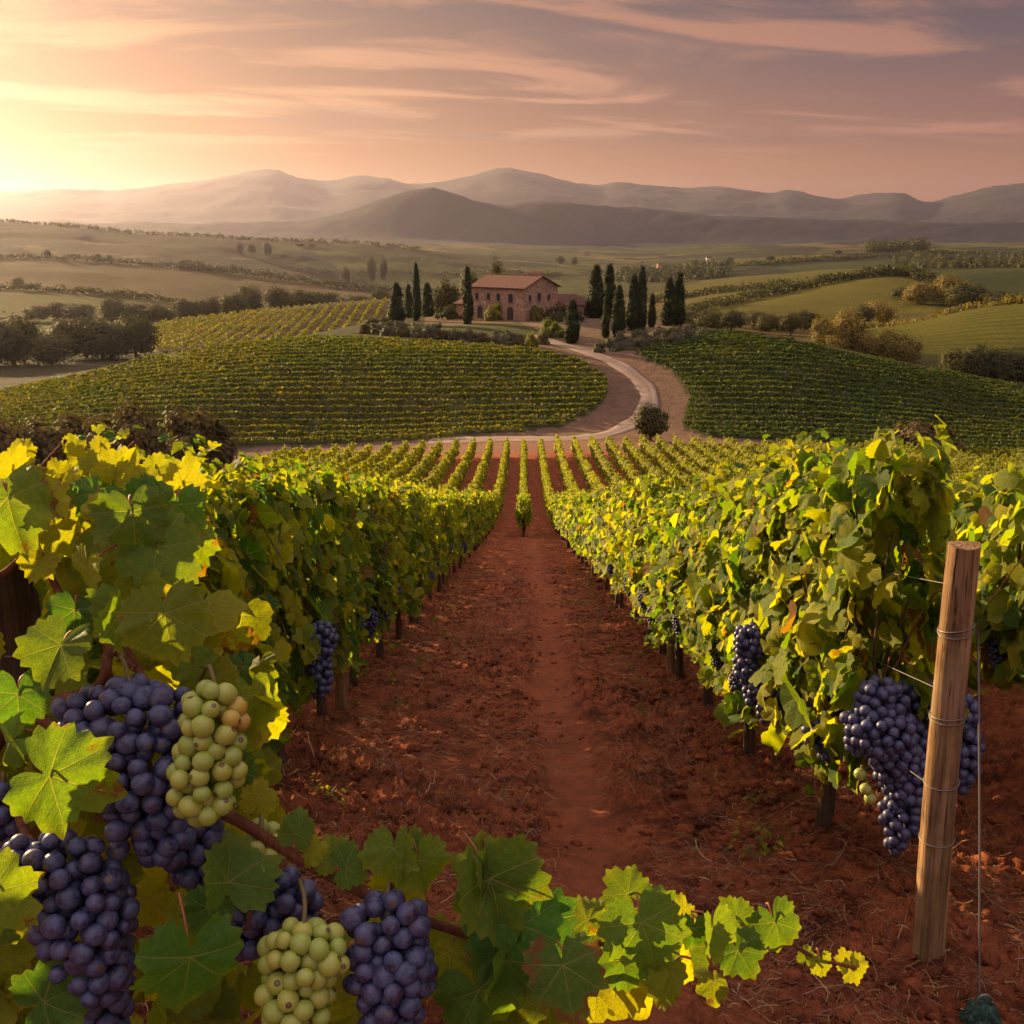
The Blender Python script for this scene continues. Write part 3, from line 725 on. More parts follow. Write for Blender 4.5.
def vine_tints(n, rng, yel=0.3, brown=0.2):
    y = np.clip(rng.normal(yel, .24, n), 0, 1); y[rng.random(n) < .03] = .85
    b = np.clip(rng.normal(brown, .3, n), 0, 1); b[rng.random(n) < .02] = 1.6
    return np.stack([y, b, rng.random(n)], 1)
def foliage_mesh(name, templates, n, size, slope, seed, matl, length=1.55, z0=0.50, z1=2.0, thick=0.27, shoots=10, yel=.3):
    rng = np.random.default_rng(seed)
    y = rng.uniform(-length / 2, length / 2, n); h = rng.beta(1.15, 1.0, n); topv = .42 * (fbm(y * 1.7 + seed * 3.3, y * 0 + seed, seed + 2, 2) - .5); z = z0 + (z1 + topv - z0) * h
    s = np.where(rng.random(n) < .5, -1.0, 1.0)
    lump = fbm(y * 2.6 + seed * 7.1, z * 2.6, seed, 3)
    th = thick * (0.62 + 1.5 * (lump - .3)) * (1.0 - 0.45 * h ** 2) * (0.8 + .3 * np.sin(h * math.pi))
    depth = 1 - rng.random(n) ** 2.2 * 0.8
    x = s * th * depth
    keep = (lump > .36) | (rng.random(n) < .28)
    keep &= ~((h < .28) & (rng.random(n) < .55))
    pos = np.stack([x, y, z], 1)
    phi = rng.normal(R_(20), R_(24), n)
    nrm = np.stack([s * np.cos(phi), rng.normal(0, .42, n), np.sin(phi)], 1)
    tip = np.stack([s * .25 + rng.normal(0, .25, n), rng.normal(0, .7, n), -1 + rng.normal(0, .3, n)], 1)
    sz = size * np.clip(rng.normal(1, .32, n), .4, 1.75) * (1 - .25 * h)
    pos, nrm, tip, sz = pos[keep], nrm[keep], tip[keep], sz[keep]
    # shoots: some rise above the top wire, some trail towards the ground
    sp, sn, st, ss = [], [], [], []
    for k in range(shoots):
        up = rng.random() < .72; b = np.array([rng.normal(0, .10), rng.uniform(-length / 2, length / 2), z1 - .12 if up else z0 + .12])
        d = np.array([rng.normal(0, .25), rng.normal(0, .3), 1.0]) if up else np.array([rng.choice([-1, 1]) * .45, rng.normal(0, .3), -.8])
        L = rng.uniform(.15, .48) if up else rng.uniform(.1, .4)
        m = int(4 + L * 15)
        for q in range(m):
            f = q / m; p = b + d * L * f + np.array([0, 0, -.25 * (L * f) ** 2 * 2])
            a = rng.uniform(0, 6.28); o = np.array([math.cos(a), math.sin(a), .1])
            sp.append(p + o * .05); sn.append(o * .6 + np.array([0, 0, .7]) + rng.normal(0, .3, 3)); st.append(o + np.array([0, 0, -.6])); ss.append(size * (1 - .55 * f) * rng.uniform(.65, 1))
    if sp:
        pos = np.concatenate([pos, sp]); nrm = np.concatenate([nrm, sn]); tip = np.concatenate([tip, st]); sz = np.concatenate([sz, ss])
    tint = vine_tints(len(pos), rng, yel)
    pos[:, 2] -= slope * pos[:, 1]
    V, F, U, T = scatter_leaves(templates, pos, nrm, tip, sz, tint, rng)
    return make_mesh(name, V, F, U, T, True, [matl])
def trunk_mesh(name, slope, seed, sides=7, arms=True):
    rng = random.Random(seed); mb = MB()
    lean = rng.uniform(-.06, .06); top = .78
    pts = [(0, 0, -.08), (rng.uniform(-.02, .02), 0, .1), (lean * .5 + rng.uniform(-.03, .03), rng.uniform(-.03, .03), .35), (lean + rng.uniform(-.02, .02), rng.uniform(-.03, .03), .6), (lean * .6, 0, top)]
    S = spline(pts, 12); rad = np.interp(np.linspace(0, 1, 12), [0, .08, .5, .9, 1], [.062, .046, .036, .042, .035])
    mb.tube(S, rad, sides, wob=.35, seed=seed)
    if arms:
        for d in (-1, 1):
            A = [S[-1] - [0, 0, .03], (0.01, d * .15, top + .04 - slope * d * .15), (rng.uniform(-.02, .02), d * .45, top + .07 - slope * d * .45), (0, d * .74, top + .05 - slope * d * .74)]
            mb.tube(spline(A, 9), np.linspace(.027, .014, 9), 6, wob=.3, seed=seed + d)
            for k in range(3):
                y = d * (.2 + .22 * k); b = (0, y, top + .06 - slope * y); q = rng.uniform(-.12, .12)
                mb.tube(spline([b, (q * .5, y + rng.uniform(-.05, .05), top + .45 - slope * y), (q, y + rng.uniform(-.12, .12), 1.75 - slope * y)], 6), np.linspace(.009, .004, 6), 5)
        for k in range(9):
            y = rng.uniform(-.7, .7); sx = rng.choice((-1, 1)); z = rng.uniform(1.0, 1.7)
            mb.tube(spline([(0, y, top + .1 - slope * y), (sx * .2, y + rng.uniform(-.2, .2), z - slope * y), (sx * rng.uniform(.26, .38), y + rng.uniform(-.3, .3), z - rng.uniform(-.2, .45) - slope * y)], 8), np.linspace(.006, .003, 8), 5, 1)
    return make_mesh(name, np.concatenate(mb.V), mb.F, mats=[M_BARK, M_CANE], mi=mb.MI, smooth=True)
def ico(sub):
    import bmesh
    bm = bmesh.new(); bmesh.ops.create_icosphere(bm, subdivisions=sub, radius=1.0)
    V = np.array([v.co[:] for v in bm.verts]); F = np.array([[v.index for v in f.verts] for f in bm.faces]); bm.free()
    return V, F
ICO = {1: ico(1), 2: ico(2), 3: ico(3)}
def bunch_points(L, W, rb, seed, shoulder=0.22):
    """berry centres of a hanging bunch; the top of the axis is the origin"""
    rng = np.random.default_rng(seed); P = []
    def width(t): return W * np.interp(t, [0, .1, shoulder + .1, .6, .85, 1], [.5, .85, 1, .75, .45, .22]) / 2
    for _ in range(9000):
        t = rng.random() ** .85; w = max(width(t), rb * .7); a = rng.uniform(0, 2 * math.pi)
        rr = max(w - rb, 0) * (1.0 if rng.random() < .85 else rng.random())
        rr += rng.normal(0, rb * .18)
        p = np.array([rr * math.cos(a), rr * math.sin(a), -t * L])
        if P:
            d = np.linalg.norm(np.array(P) - p, axis=1)
            if d.min() < rb * 1.62: continue
        P.append(p)
    return np.array(P)
def bunch_mesh(name, L, W, rb, seed, sub, matl):
    rng = np.random.default_rng(seed + 5); P = bunch_points(L, W, rb, seed); V0, F0 = ICO[sub]
    n = len(P); s = rb * rng.uniform(.88, 1.1, n)
    V = (V0[None] * s[:, None, None] + P[:, None, :]).reshape(-1, 3)
    F = (F0[None] + (np.arange(n) * len(V0))[:, None, None]).reshape(-1, 3)
    T = np.repeat(np.stack([np.zeros(n), np.zeros(n), rng.random(n)], 1), len(V0), 0)
    # a stalk that reaches up to the cane
    tv, tf = tube_arrays([(0, 0, -L * .6), (0, 0, 0), (0.01, 0, .06), (0.015, 0.01, .12)], [rb * .2] * 4, 5, cap=False)
    tf = np.array([q for f in tf for q in ((f[0], f[1], f[2]), (f[0], f[2], f[3]))]) + len(V)
    V = np.concatenate([V, tv]); T = np.concatenate([T, np.zeros((len(tv), 3))]); mi = np.concatenate([np.zeros(len(F), int), np.ones(len(tf), int)])
    F = np.concatenate([F, tf])
    return make_mesh(name, V, F, None, T, True, [matl, M_STALK], mi)

# ------------------------------------------------------------------ the rows of this field
S_NEAR, S_FAR = SLOPE, 0.105
FOL_NEAR = [foliage_mesh('near_foliage', T_NEAR, 1450, .086, S_NEAR, 100 + k, M_LEAF, yel=.26, shoots=17) for k in range(5)]
FOL_MID = [foliage_mesh('mid_foliage', T_MID, 1000, .095, S_NEAR, 200 + k, M_LEAF, yel=.3, z1=1.84, shoots=8) for k in range(5)]
FOL_FAR = [foliage_mesh('far_foliage', T_FAR, 420, .135, S_FAR, 300 + k, M_LEAF_FAR, thick=.24, shoots=4, yel=.36, z1=1.75) for k in range(5)]
FOL_LOW = [foliage_mesh('low_foliage', T_QUAD, 230, .17, S_FAR, 400 + k, M_LEAF_FAR, thick=.24, shoots=3, yel=.36, z1=1.75) for k in range(4)]
FOL_LOWN = [foliage_mesh('low_near_foliage', T_QUAD, 300, .15, S_NEAR, 450 + k, M_LEAF_FAR, thick=.30, shoots=5, yel=.3) for k in range(4)]
TRUNK_NEAR = [trunk_mesh('vine_trunk', S_NEAR, 500 + k, 9) for k in range(5)]
TRUNK_FAR = [trunk_mesh('far_vine_trunk', S_FAR, 520 + k, 5, False) for k in range(3)]
BUNCH_S = [bunch_mesh('small_dark_bunch', .24, .15, .0155, 600 + k, 2, M_GRAPE) for k in range(4)]
STEP = 1.5
vrng = random.Random(4)
def ground_z(x, y): return float(H(x, y) + clods(np.array([x]), np.array([y]))[0][0])
def make_vine(x, y, fol, trunk, label, group, bunches=0, side=1, rz=None, hscale=1.0):
    t = empty('grapevine', (x, y, ground_z(x, y)))
    tag(t, label, 'grapevine', group)
    flip = vrng.random() < .5
    link('foliage', fol, t, (0, 0, 0), (0, 0, 0), (-1 if flip else 1, 1, hscale * vrng.uniform(.94, 1.06)))
    if trunk: link('trunk', trunk, t, scale=(1, 1, 1))
    for k in range(bunches):
        yy = vrng.uniform(-.6, .6)
        link('grape_bunch', vrng.choice(BUNCH_S), t, (side * vrng.uniform(.10, .27), yy, vrng.uniform(.72, 1.0) - S_NEAR * yy), (0, 0, vrng.uniform(0, 6.28)), (vrng.uniform(.85, 1.15),) * 3)
    return t
ORD = ['first', 'second', 'third', 'fourth', 'fifth', 'sixth', 'seventh', 'eighth', 'ninth', 'tenth', 'eleventh', 'twelfth']
def row_end(x):
    """where a row stops short of the dirt strip"""
    return 96.0 - 0.10 * max(0, -x - 8) - 0.14 * max(0, x - 16)
rest_pos = []
for sgn, start in ((-1, 3.05), (1, 4.95)):
    side_word = 'left' if sgn < 0 else 'right'
    look = 'shaded yellow-topped grapevine' if sgn < 0 else 'sunlit yellow-green grapevine'
    k = 0; y = start
    while y < row_end(0):
        x = sgn * 1.6
        far = y > 47
        if y < 15: fol = FOL_NEAR[k % 5]
        elif y < 47: fol = FOL_MID[(k * 2) % 5]
        else: fol = FOL_FAR[k % 5]
        if k < 10:
            lab = f'{look}, {ORD[k]} from the front in the row {side_word} of the red aisle'
        elif not far: lab = f'{look} further down the long row {side_word} of the red aisle'
        else: lab = f'distant trimmed grapevine where the row {side_word} of the aisle levels out below the slope'
        nb = (5 if k < 6 else 3 if k < 12 else 2 if k < 20 else 0)
        make_vine(x + vrng.uniform(-.04, .04), y, fol, TRUNK_NEAR[k % 5] if not far else TRUNK_FAR[k % 3], lab,
                  None if k < 10 else f'grapevines down the row {side_word} of the aisle' if not far else f'distant grapevines of the row {side_word} of the aisle', nb if y > 5 or sgn < 0 else 0, -sgn, hscale=.9 if (sgn < 0 and k == 0) else 1.0 if y < 6 else .92 if y < 15 else .95)
        k += 1; y += STEP
# the lone row that begins half-way down the aisle
y = 42.5; k = 0
while y < row_end(0):
    lab = 'round dark-footed grapevine heading the central row in the middle of the aisle' if k == 0 else 'trimmed yellow-green grapevine in the central row that runs up to the dirt track'
    make_vine(0, y, (FOL_FAR if y > 50 else FOL_MID)[k % 5], TRUNK_FAR[k % 3], lab, None if k == 0 else 'grapevines of the central row', hscale=.95)
    k += 1; y += STEP
# the next two rows on both sides, where they show; everything further out is one mass
for i in (-3, -2, 2, 3):
    sw = 'left' if i < 0 else 'right'; nth = 'second' if abs(i) == 2 else 'third'
    y = 4.2
    while y < row_end(i * 1.6):
        if y > 47.5 or (i == 2 and y < 11):
            near = y < 20
            lab = (f'shaded grapevine behind the front post in the {nth} row right of the aisle' if near else f'low trimmed grapevine in the {nth} row {sw} of the central row')
            make_vine(i * 1.6, y, FOL_MID[int(y) % 5] if near else FOL_FAR[int(y * 2) % 5], TRUNK_NEAR[int(y) % 5] if near else None, lab,
                      'grapevines behind the front post' if near else f'grapevines of the {nth} row {sw} of the central row', 3 if near else 0, -1)
        else: rest_pos.append((i * 1.6, y))
        y += STEP
def merged_vines(name, spots, pools, matl, label):
    """rows too many to count: one mass of leaves"""
    groups = {}
    rng = random.Random(9)
    Vs, Fs, Ts = [], [], []; off = 0
    cache = {}
    for x, y in spots:
        me = rng.choice(pools[0] if y < 46 else pools[1])
        if me.name not in cache:
            co = np.empty(len(me.vertices) * 3, np.float32); me.vertices.foreach_get('co', co)
            fi = np.empty(len(me.loops), np.int32); me.loops.foreach_get('vertex_index', fi)
            tc = np.empty(len(me.vertices) * 4, np.float32); me.color_attributes['tint'].data.foreach_get('color', tc)
            cache[me.name] = (co.reshape(-1, 3), fi.reshape(-1, 3), tc.reshape(-1, 4))
        V, F, T = cache[me.name]; f = rng.choice((-1, 1)); h = rng.uniform(.92, 1.08)
        W = V * np.array([f, 1, h], np.float32) + np.array([x, y, float(H(x, y))], np.float32)
        Vs.append(W); Fs.append((F[:, ::-1] if f < 0 else F) + off); Ts.append(T); off += len(V)
    me = make_mesh(name, np.concatenate(Vs), np.concatenate(Fs), None, np.concatenate(Ts), True, [matl])
    return tag(link(name, me), label, 'vineyard', kind='stuff')
for i in list(range(-14, -3)) + list(range(4, 40)):
    y = 4.2 if abs(i) < 6 else 16.0 if abs(i) < 14 else 34
    while y < row_end(i * 1.6): rest_pos.append((i * 1.6, y)); y += STEP
merged_vines('vineyard_rows', rest_pos, (FOL_LOWN, FOL_LOW), M_LEAF_FAR, 'straight yellow-green vine rows fanning out at the foot of the slope')

# ------------------------------------------------------------------ the vineyards on the mound
def hill_vineyard(name, poly, spacing, matl, seed, label, yr, xr, slant, per_m, hgt=.72, size=.24, rlim=(100, 174), direction='x', yel=.35):
    rng = np.random.default_rng(seed); P = []; Nn = []; Tp = []; Sz = []
    for y0 in np.arange(yr[0], yr[1], spacing):
        L = xr[1] - xr[0]; n = int(L * per_m)
        u = rng.uniform(xr[0], xr[1], n)
        if direction == 'x':
            x = u; y = y0 + slant * (u - .5 * (xr[0] + xr[1])) + 1.2 * np.sin(u / 31 + seed)
        else:
            y = u; x = y0 + slant * (u - xr[0])
        zg = H(x, y); px, py, dp = proj(x, y, zg); r = np.hypot(x, y)
        ok = in_poly(px, py, poly) & (r > rlim[0]) & (r < rlim[1])
        ok &= (vnoise(x * .5, y * .5, seed + 3) > .16) | (rng.random(n) < .4)
        x, y, zg = x[ok], y[ok], zg[ok]; m = len(x)
        if not m: continue
        h = rng.random(m) ** .8; wv = .24 * (1 - .35 * h) * rng.uniform(-1, 1, m)
        lump = .8 + .45 * vnoise(x * 1.1, y * 1.1, seed + 8)
        off = np.stack([np.zeros(m), wv, .2 + h * (hgt - .2) * lump], 1) if direction == 'x' else np.stack([wv, np.zeros(m), .2 + h * (hgt - .2) * lump], 1)
        P.append(np.stack([x, y, zg], 1) + off); Nn.append(np.stack([rng.normal(0, .5, m), rng.normal(-.3, .6, m), rng.normal(.55, .4, m)], 1))
        Tp.append(rng.normal(0, 1, (m, 3)) + [0, 0, -.6]); Sz.append(size * rng.uniform(.6, 1.25, m))
    P, Nn, Tp, Sz = map(np.concatenate, (P, Nn, Tp, Sz)); n = len(P)
    t = vine_tints(n, rng, yel); t[:, 0] = np.clip(t[:, 0] + .5 * (fbm(P[:, 0] / 14, P[:, 1] / 14, seed, 3) - .5), 0, 1)
    V, F, U, T = scatter_leaves(T_QUAD, P, Nn, Tp, Sz, t, rng)
    return tag(link(name, make_mesh(name, V, F, None, T, True, [matl])), label, 'vineyard', kind='stuff')
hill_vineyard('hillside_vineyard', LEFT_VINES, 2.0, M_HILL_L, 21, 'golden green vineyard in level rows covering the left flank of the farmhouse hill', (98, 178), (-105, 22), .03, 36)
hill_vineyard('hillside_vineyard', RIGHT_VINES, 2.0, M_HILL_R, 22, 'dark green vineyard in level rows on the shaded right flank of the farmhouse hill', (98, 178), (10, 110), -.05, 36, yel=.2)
hill_vineyard('hillside_vineyard', [(150, 352), (157, 324), (250, 313), (388, 301), (400, 335), (300, 345)], 4.2, M_HILL_L, 23, 'striped vineyard with upright rows on the slope beyond the left grove',
              (-190, -20), (285, 465), -.06, 7, 1.5, .5, (285, 465), 'y')
# ------------------------------------------------------------------ the farmhouse
def stone_material():
    m, t, out = mat('warm_stone')
    g = t.new('ShaderNodeTexCoord').outputs['Object']
    x, y, z = t.sep(g)
    v = t.new('ShaderNodeTexVoronoi'); t.put(v.inputs['Vector'], t.comb(t.m('MULTIPLY', t.m('ADD', x, t.m('MULTIPLY', y, .93)), 1.5), t.m('MULTIPLY', y, .2), t.m('MULTIPLY', z, 2.6))); v.inputs['Scale'].default_value = 1.1
    n = t.noise(g, 0.7, 5, .6); n2 = t.noise(g, 6, 4, .6)
    c = t.mix(t.sep(v.outputs['Color'])[0], (.25, .145, .095), (.47, .31, .215))
    c = t.mix(t.m('MULTIPLY', t.ss(n, .4, .65), .55), c, (.34, .20, .145)); c = t.mix(t.m('MULTIPLY', t.ss(n2, .55, .75), .5), c, (.13, .08, .06))
    principled(t, out, c, .95, t.bump(t.m('ADD', v.outputs['Distance'], n2), .6, .05), .1); return m
def tile_material():
    m, t, out = mat('terracotta_tiles')
    g = t.new('ShaderNodeTexCoord').outputs['Object']
    x, y, z = t.sep(g)
    w = t.m('SINE', t.m('MULTIPLY', x, 22)); n = t.noise(g, 1.2, 5, .65); n2 = t.noise(g, 7, 3, .6)
    c = t.mix(n, (.080, .037, .030), (.155, .068, .053)); c = t.mix(t.m('MULTIPLY', t.ss(n2, .5, .7), .5), c, (.20, .115, .085))
    c = t.mix(t.m('MULTIPLY', t.ss(w, -1, -.3), .0), c, (.07, .03, .02))
    principled(t, out, c, .9, t.bump(w, .8, .05), .15); return m
M_STONE, M_TILE = stone_material(), tile_material()
M_TRIM = plain('trim_stone', (.30, .20, .15), .9, .25, 4, .4)
M_DARK = plain('dark_opening', (.020, .016, .015), .35, .3, 3, spec=.5)
M_SHUT = plain('shutter_wood', (.055, .036, .026), .8, .3, 6)
def arch_shape(w, h, rise, d, n=8):
    """solid arched slab in the xz plane, thickness d towards -y"""
    pts = [(-w / 2, 0), (w / 2, 0)] + [(w / 2 * math.cos(a), h - rise + rise * math.sin(a)) for a in np.linspace(0, math.pi, n)]
    V = [(x, 0, z) for x, z in pts] + [(x, -d, z) for x, z in pts]; k = len(pts)
    F = [tuple(range(k)), tuple(reversed(range(k, 2 * k)))] + [(i, i + k, (i + 1) % k + k, (i + 1) % k) for i in range(k)]
    return np.array(V), F
def put_opening(root, kind, x, z, w, h, face, rise=0.0, o=(0, 0)):
    """window or door: stone surround with a dark pane set in it. face 'f' = long front, 'g' = gable end"""
    rz = 0 if face == 'f' else math.pi / 2
    loc = (x, 0.0, z) if face == 'f' else (o[0], x, z)
    V, F = arch_shape(w + .36, h + .22, max(rise, .06), .07); mb = MB(); mb.add(V, F)
    fr = mb.build('window' if kind == 'w' else 'door', [M_TRIM], root, False, loc, rz)
    V, F = arch_shape(w, h, max(rise - .05, .03), .02); mb = MB(); mb.add(V - [0, .075, 0], F)
    mb.build('pane' if kind == 'w' else 'door_leaf', [M_DARK if kind == 'w' else M_SHUT], fr, False, (0, 0, .05))
    if kind == 'w':
        mb = MB(); mb.box((0, -.14, .0), (w + .5, .16, .1)); mb.build('sill', [M_TRIM], fr, False)
        mb = MB(); mb.box((0, -.10, h / 2 + .05), (.06, .03, h)); mb.box((0, -.105, h * .55), (w, .03, .06)); mb.build('glazing_bar', [M_SHUT], fr, False)
def gable_body(mb, x0, x1, w, he, hr, y0=0):
    V = [(x0, y0, -1.5), (x1, y0, -1.5), (x1, y0 + w, -1.5), (x0, y0 + w, -1.5), (x0, y0, he), (x1, y0, he), (x1, y0 + w, he), (x0, y0 + w, he), (x0, y0 + w / 2, hr), (x1, y0 + w / 2, hr)]
    mb.add(V, [(0, 1, 5, 4), (2, 3, 7, 6), (1, 2, 6, 9, 5), (3, 0, 4, 8, 7), (0, 3, 2, 1), (4, 5, 9, 8), (6, 7, 8, 9)])
def roof_slab(mb, x0, x1, ya, za, yb, zb, th=.16):
    V = [(x0, ya, za), (x1, ya, za), (x1, yb, zb), (x0, yb, zb)]; V = V + [(a, b, c + th) for a, b, c in V]
    mb.add(V, [(3, 2, 1, 0), (4, 5, 6, 7), (0, 1, 5, 4), (1, 2, 6, 5), (2, 3, 7, 6), (3, 0, 4, 7)])
def build_farmhouse():
    cx, cy, cz = at(524, 321, 155, 230)
    L, W, HE, HR = 14.6, 11.6, 6.7, 8.9
    rt = empty('farmhouse', (cx, cy, cz), R_(-39)); HS = cy / 218 ; rt.scale = (HS,) * 3; tag(rt, 'two-storey stone farmhouse with terracotta roof on the hilltop', 'farmhouse')
    mb = MB(); gable_body(mb, -L, 0, W, HE, HR); mb.build('wall', [M_STONE], rt, False)
    mb = MB(); s = (HR - HE) / (W / 2)
    roof_slab(mb, -L - .5, .55, -.55, HE - .55 * s + .03, W / 2, HR + .03); roof_slab(mb, -L - .5, .55, W / 2, HR + .032, W + .55, HE - .55 * s + .032)
    mb.tube([(-L - .55, W / 2, HR + .2), (.6, W / 2, HR + .2)], .16, 8)
    rf = mb.build('roof', [M_TILE], rt, False)
    for x, y, h in ((-3.2, 7.6, 1.5), (-.9, 6.6, 1.25), (-5.6, 7.2, 1.1)):
        mb = MB(); z = HR - abs(y - W / 2) * s
        mb.box((x, y, z + h / 2 - .15), (.75, .6, h)); mb.box((x, y, z + h - .1), (.95, .8, .14)); mb.box((x, y, z + h + .12), (.6, .5, .26)); mb.build('chimney', [M_STONE], rf, False)
    for x in (-13.1, -9.8, -7.0): put_opening(rt, 'w', x, 3.9, .85, 1.45, 'f', .12)
    put_opening(rt, 'w', -3.6, 3.6, 1.15, 1.75, 'f', .15)
    put_opening(rt, 'd', -12.2, 0.0, 1.5, 2.7, 'f', .75); put_opening(rt, 'd', -3.7, 0.0, 1.7, 2.75, 'f', .85)
    put_opening(rt, 'w', -8.6, .9, .9, 1.3, 'f', .12)
    put_opening(rt, 'w', 5.0, 3.9, 1.0, 1.7, 'g', .5); put_opening(rt, 'w', 8.4, 4.0, .8, 1.2, 'g', .3); put_opening(rt, 'w', 1.9, 4.0, .7, 1.2, 'g', .12)
    put_opening(rt, 'd', 3.4, 0.0, 2.6, 3.0, 'g', 1.2)
    def shed(name, label, x0, x1, y0, w, h0, h1, door):
        r2 = empty(name, (cx, cy, cz), R_(-39)); r2.scale = (HS,) * 3; tag(r2, label, 'outbuilding')
        mb = MB(); V = [(x0, y0, -1.5), (x1, y0, -1.5), (x1, y0 + w, -1.5), (x0, y0 + w, -1.5), (x0, y0, h0), (x1, y0, h0), (x1, y0 + w, h1), (x0, y0 + w, h1)]
        mb.add(V, [(0, 1, 5, 4), (1, 2, 6, 5), (2, 3, 7, 6), (3, 0, 4, 7), (4, 5, 6, 7), (0, 3, 2, 1)]); mb.build('wall', [M_STONE], r2, False)
        mb = MB(); k = (h1 - h0) / w; roof_slab(mb, x0 - .4, x1 + .4, y0 - .5, h0 - .5 * k + .03, y0 + w + .3, h1 + .3 * k + .03); mb.build('roof', [M_TILE], r2, False)
        V, F = arch_shape(1.6, 2.1, .6, .06); mb = MB(); mb.add(V, F); mb.build('door', [M_SHUT], r2, False, (door, y0 - .01, 0))
    shed('outbuilding', 'low stone shed with sloping tiled roof against the far end of the farmhouse', -L - 7.6, -L - .05, 3.0, 5.2, 2.6, 4.3, -L - 4)
    # the lean-to running on behind the gable end
    r2 = empty('outbuilding', (cx, cy, cz), R_(-39)); r2.scale = (HS,) * 3; tag(r2, 'long low tiled outbuilding stretching right from the farmhouse gable', 'outbuilding')
    mb = MB(); x0, x1, y0, y1 = -4.5, 1.4, W + .05, W + 12.0
    V = [(x1, y0, -1.5), (x1, y1, -1.5), (x0, y1, -1.5), (x0, y0, -1.5), (x1, y0, 2.7), (x1, y1, 2.3), (x0, y1, 4.2), (x0, y0, 4.6)]
    mb.add(V, [(0, 1, 5, 4), (1, 2, 6, 5), (2, 3, 7, 6), (3, 0, 4, 7), (4, 5, 6, 7), (0, 3, 2, 1)]); mb.build('wall', [M_STONE], r2, False)
    mb = MB(); V = [(x1 + .5, y0 + .02, 2.6), (x1 + .5, y1 + .4, 2.2), (x0, y1 + .4, 4.28), (x0, y0 + .02, 4.68)]; V += [(a, b, c + .15) for a, b, c in V]
    mb.add(V, [(3, 2, 1, 0), (4, 5, 6, 7), (0, 1, 5, 4), (1, 2, 6, 5), (2, 3, 7, 6), (3, 0, 4, 7)]); mb.build('roof', [M_TILE], r2, False)
    for yy in (W + 4, W + 8.5):
        V, F = arch_shape(1.3, 1.9, .5, .06); mb = MB(); mb.add(V, F); mb.build('door', [M_SHUT], r2, False, (x1 + .01, yy, 0), math.pi / 2)
build_farmhouse()
def far_house(px, r, label, w=9, h=6, col=M_TRIM, rz=.4):
    x, y, z = at_r(px, r); rt = empty('cottage', (x, y, z), rz); tag(rt, label, 'cottage')
    mb = MB(); gable_body(mb, -w, 0, w * .6, h, h * 1.35); mb.build('wall', [col], rt, False)
    s = (h * .35) / (w * .3); mb = MB(); roof_slab(mb, -w - .5, .5, -.5, h - .5 * s + .1, w * .3, h * 1.35 + .1, .3); roof_slab(mb, -w - .5, .5, w * .3, h * 1.35 + .11, w * .6 + .5, h - .5 * s + .11, .3); mb.build('roof', [M_TILE], rt, False)
M_WHITEWASH = plain('whitewash', (.8, .78, .74), .9, .05, 2)
far_house(711, 2350, 'tiny whitewashed cottage shining on the plain above the far green hills', 10, 9, M_WHITEWASH, .1)
far_house(664, 2300, 'tiny reddish cottage at the near edge of the dark wood', 14, 8, M_STONE, .3)
far_house(905, 3000, 'tiny far cottage on the plain above the ridge pines', 16, 9, M_STONE, -.4)
far_house(590, 3300, 'tiny far cottage on the plain right of the farmhouse', 18, 9, M_TRIM, .8)

# ------------------------------------------------------------------ trees and bushes
def crown_mesh(name, matl, rx, ry, z0, z1, nclump, per, leaf, seed, spread=.28, shape='round', yel=.25, dense=True):
    """leaf clumps through the volume of a crown; origin at the foot"""
    rng = np.random.default_rng(seed); hc, hh = (z0 + z1) / 2, (z1 - z0) / 2
    C = []; tries = 0
    while len(C) < nclump and tries < nclump * 60:
        tries += 1
        d = rng.normal(0, 1, 3); d /= np.linalg.norm(d); f = rng.uniform(.35, .98) ** .6
        if shape == 'round': p = d * f * [rx, ry, hh] * rng.uniform(.82, 1.08) + [0, 0, hc]
        elif shape == 'column':
            t = rng.random(); w = np.interp(t, [0, .06, .25, .6, .85, 1], [.5, .82, 1, .78, .42, .03]) * (.45 + .6 * math.sqrt(rng.random())); a = rng.uniform(0, 6.283)
            p = np.array([rx * w * math.cos(a), ry * w * math.sin(a), z0 + (z1 - z0) * t])
        else:                                            # bush: dome from the ground
            d[2] = abs(d[2]); p = d * f * [rx, ry, z1] * rng.uniform(.85, 1.08)
        C.append(p)
    C = np.array(C); n = nclump * per
    ci = rng.integers(0, len(C), n); sp = spread * min(rx, hh) * (.6 + .8 * rng.random(len(C)))[ci, None]
    g = rng.normal(0, .55, (n, 3)); P = C[ci] + g * sp * ([1, 1, .8] if shape != 'column' else [.7, .7, 1.6])
    P[:, 2] = np.maximum(P[:, 2], .05)
    up = np.array([0, 0, hc]) if shape != 'bush' else np.array([0, 0, 0])
    out = P - up; out /= np.linalg.norm(out, axis=1, keepdims=True) + 1e-6
    N = out * .8 + g / (np.linalg.norm(g, axis=1, keepdims=True) + 1e-6) * .7 + [0, 0, .35]
    Tp = rng.normal(0, 1, (n, 3)) + ([0, 0, -.4] if shape != 'column' else [0, 0, 2.2])
    t = np.stack([np.clip(rng.normal(yel, .15, n) + .35 * (rng.random(len(C)) - .5)[ci], 0, 1), rng.random(n) * .3, np.clip(rng.random(len(C))[ci] * .7 + .3 * rng.random(n), 0, 1)], 1)
    V, F, U, T = scatter_leaves(T_QUAD, P, N, Tp, leaf * rng.uniform(.6, 1.3, n), t, rng)
    return make_mesh(name, V, F, None, T, True, [matl])
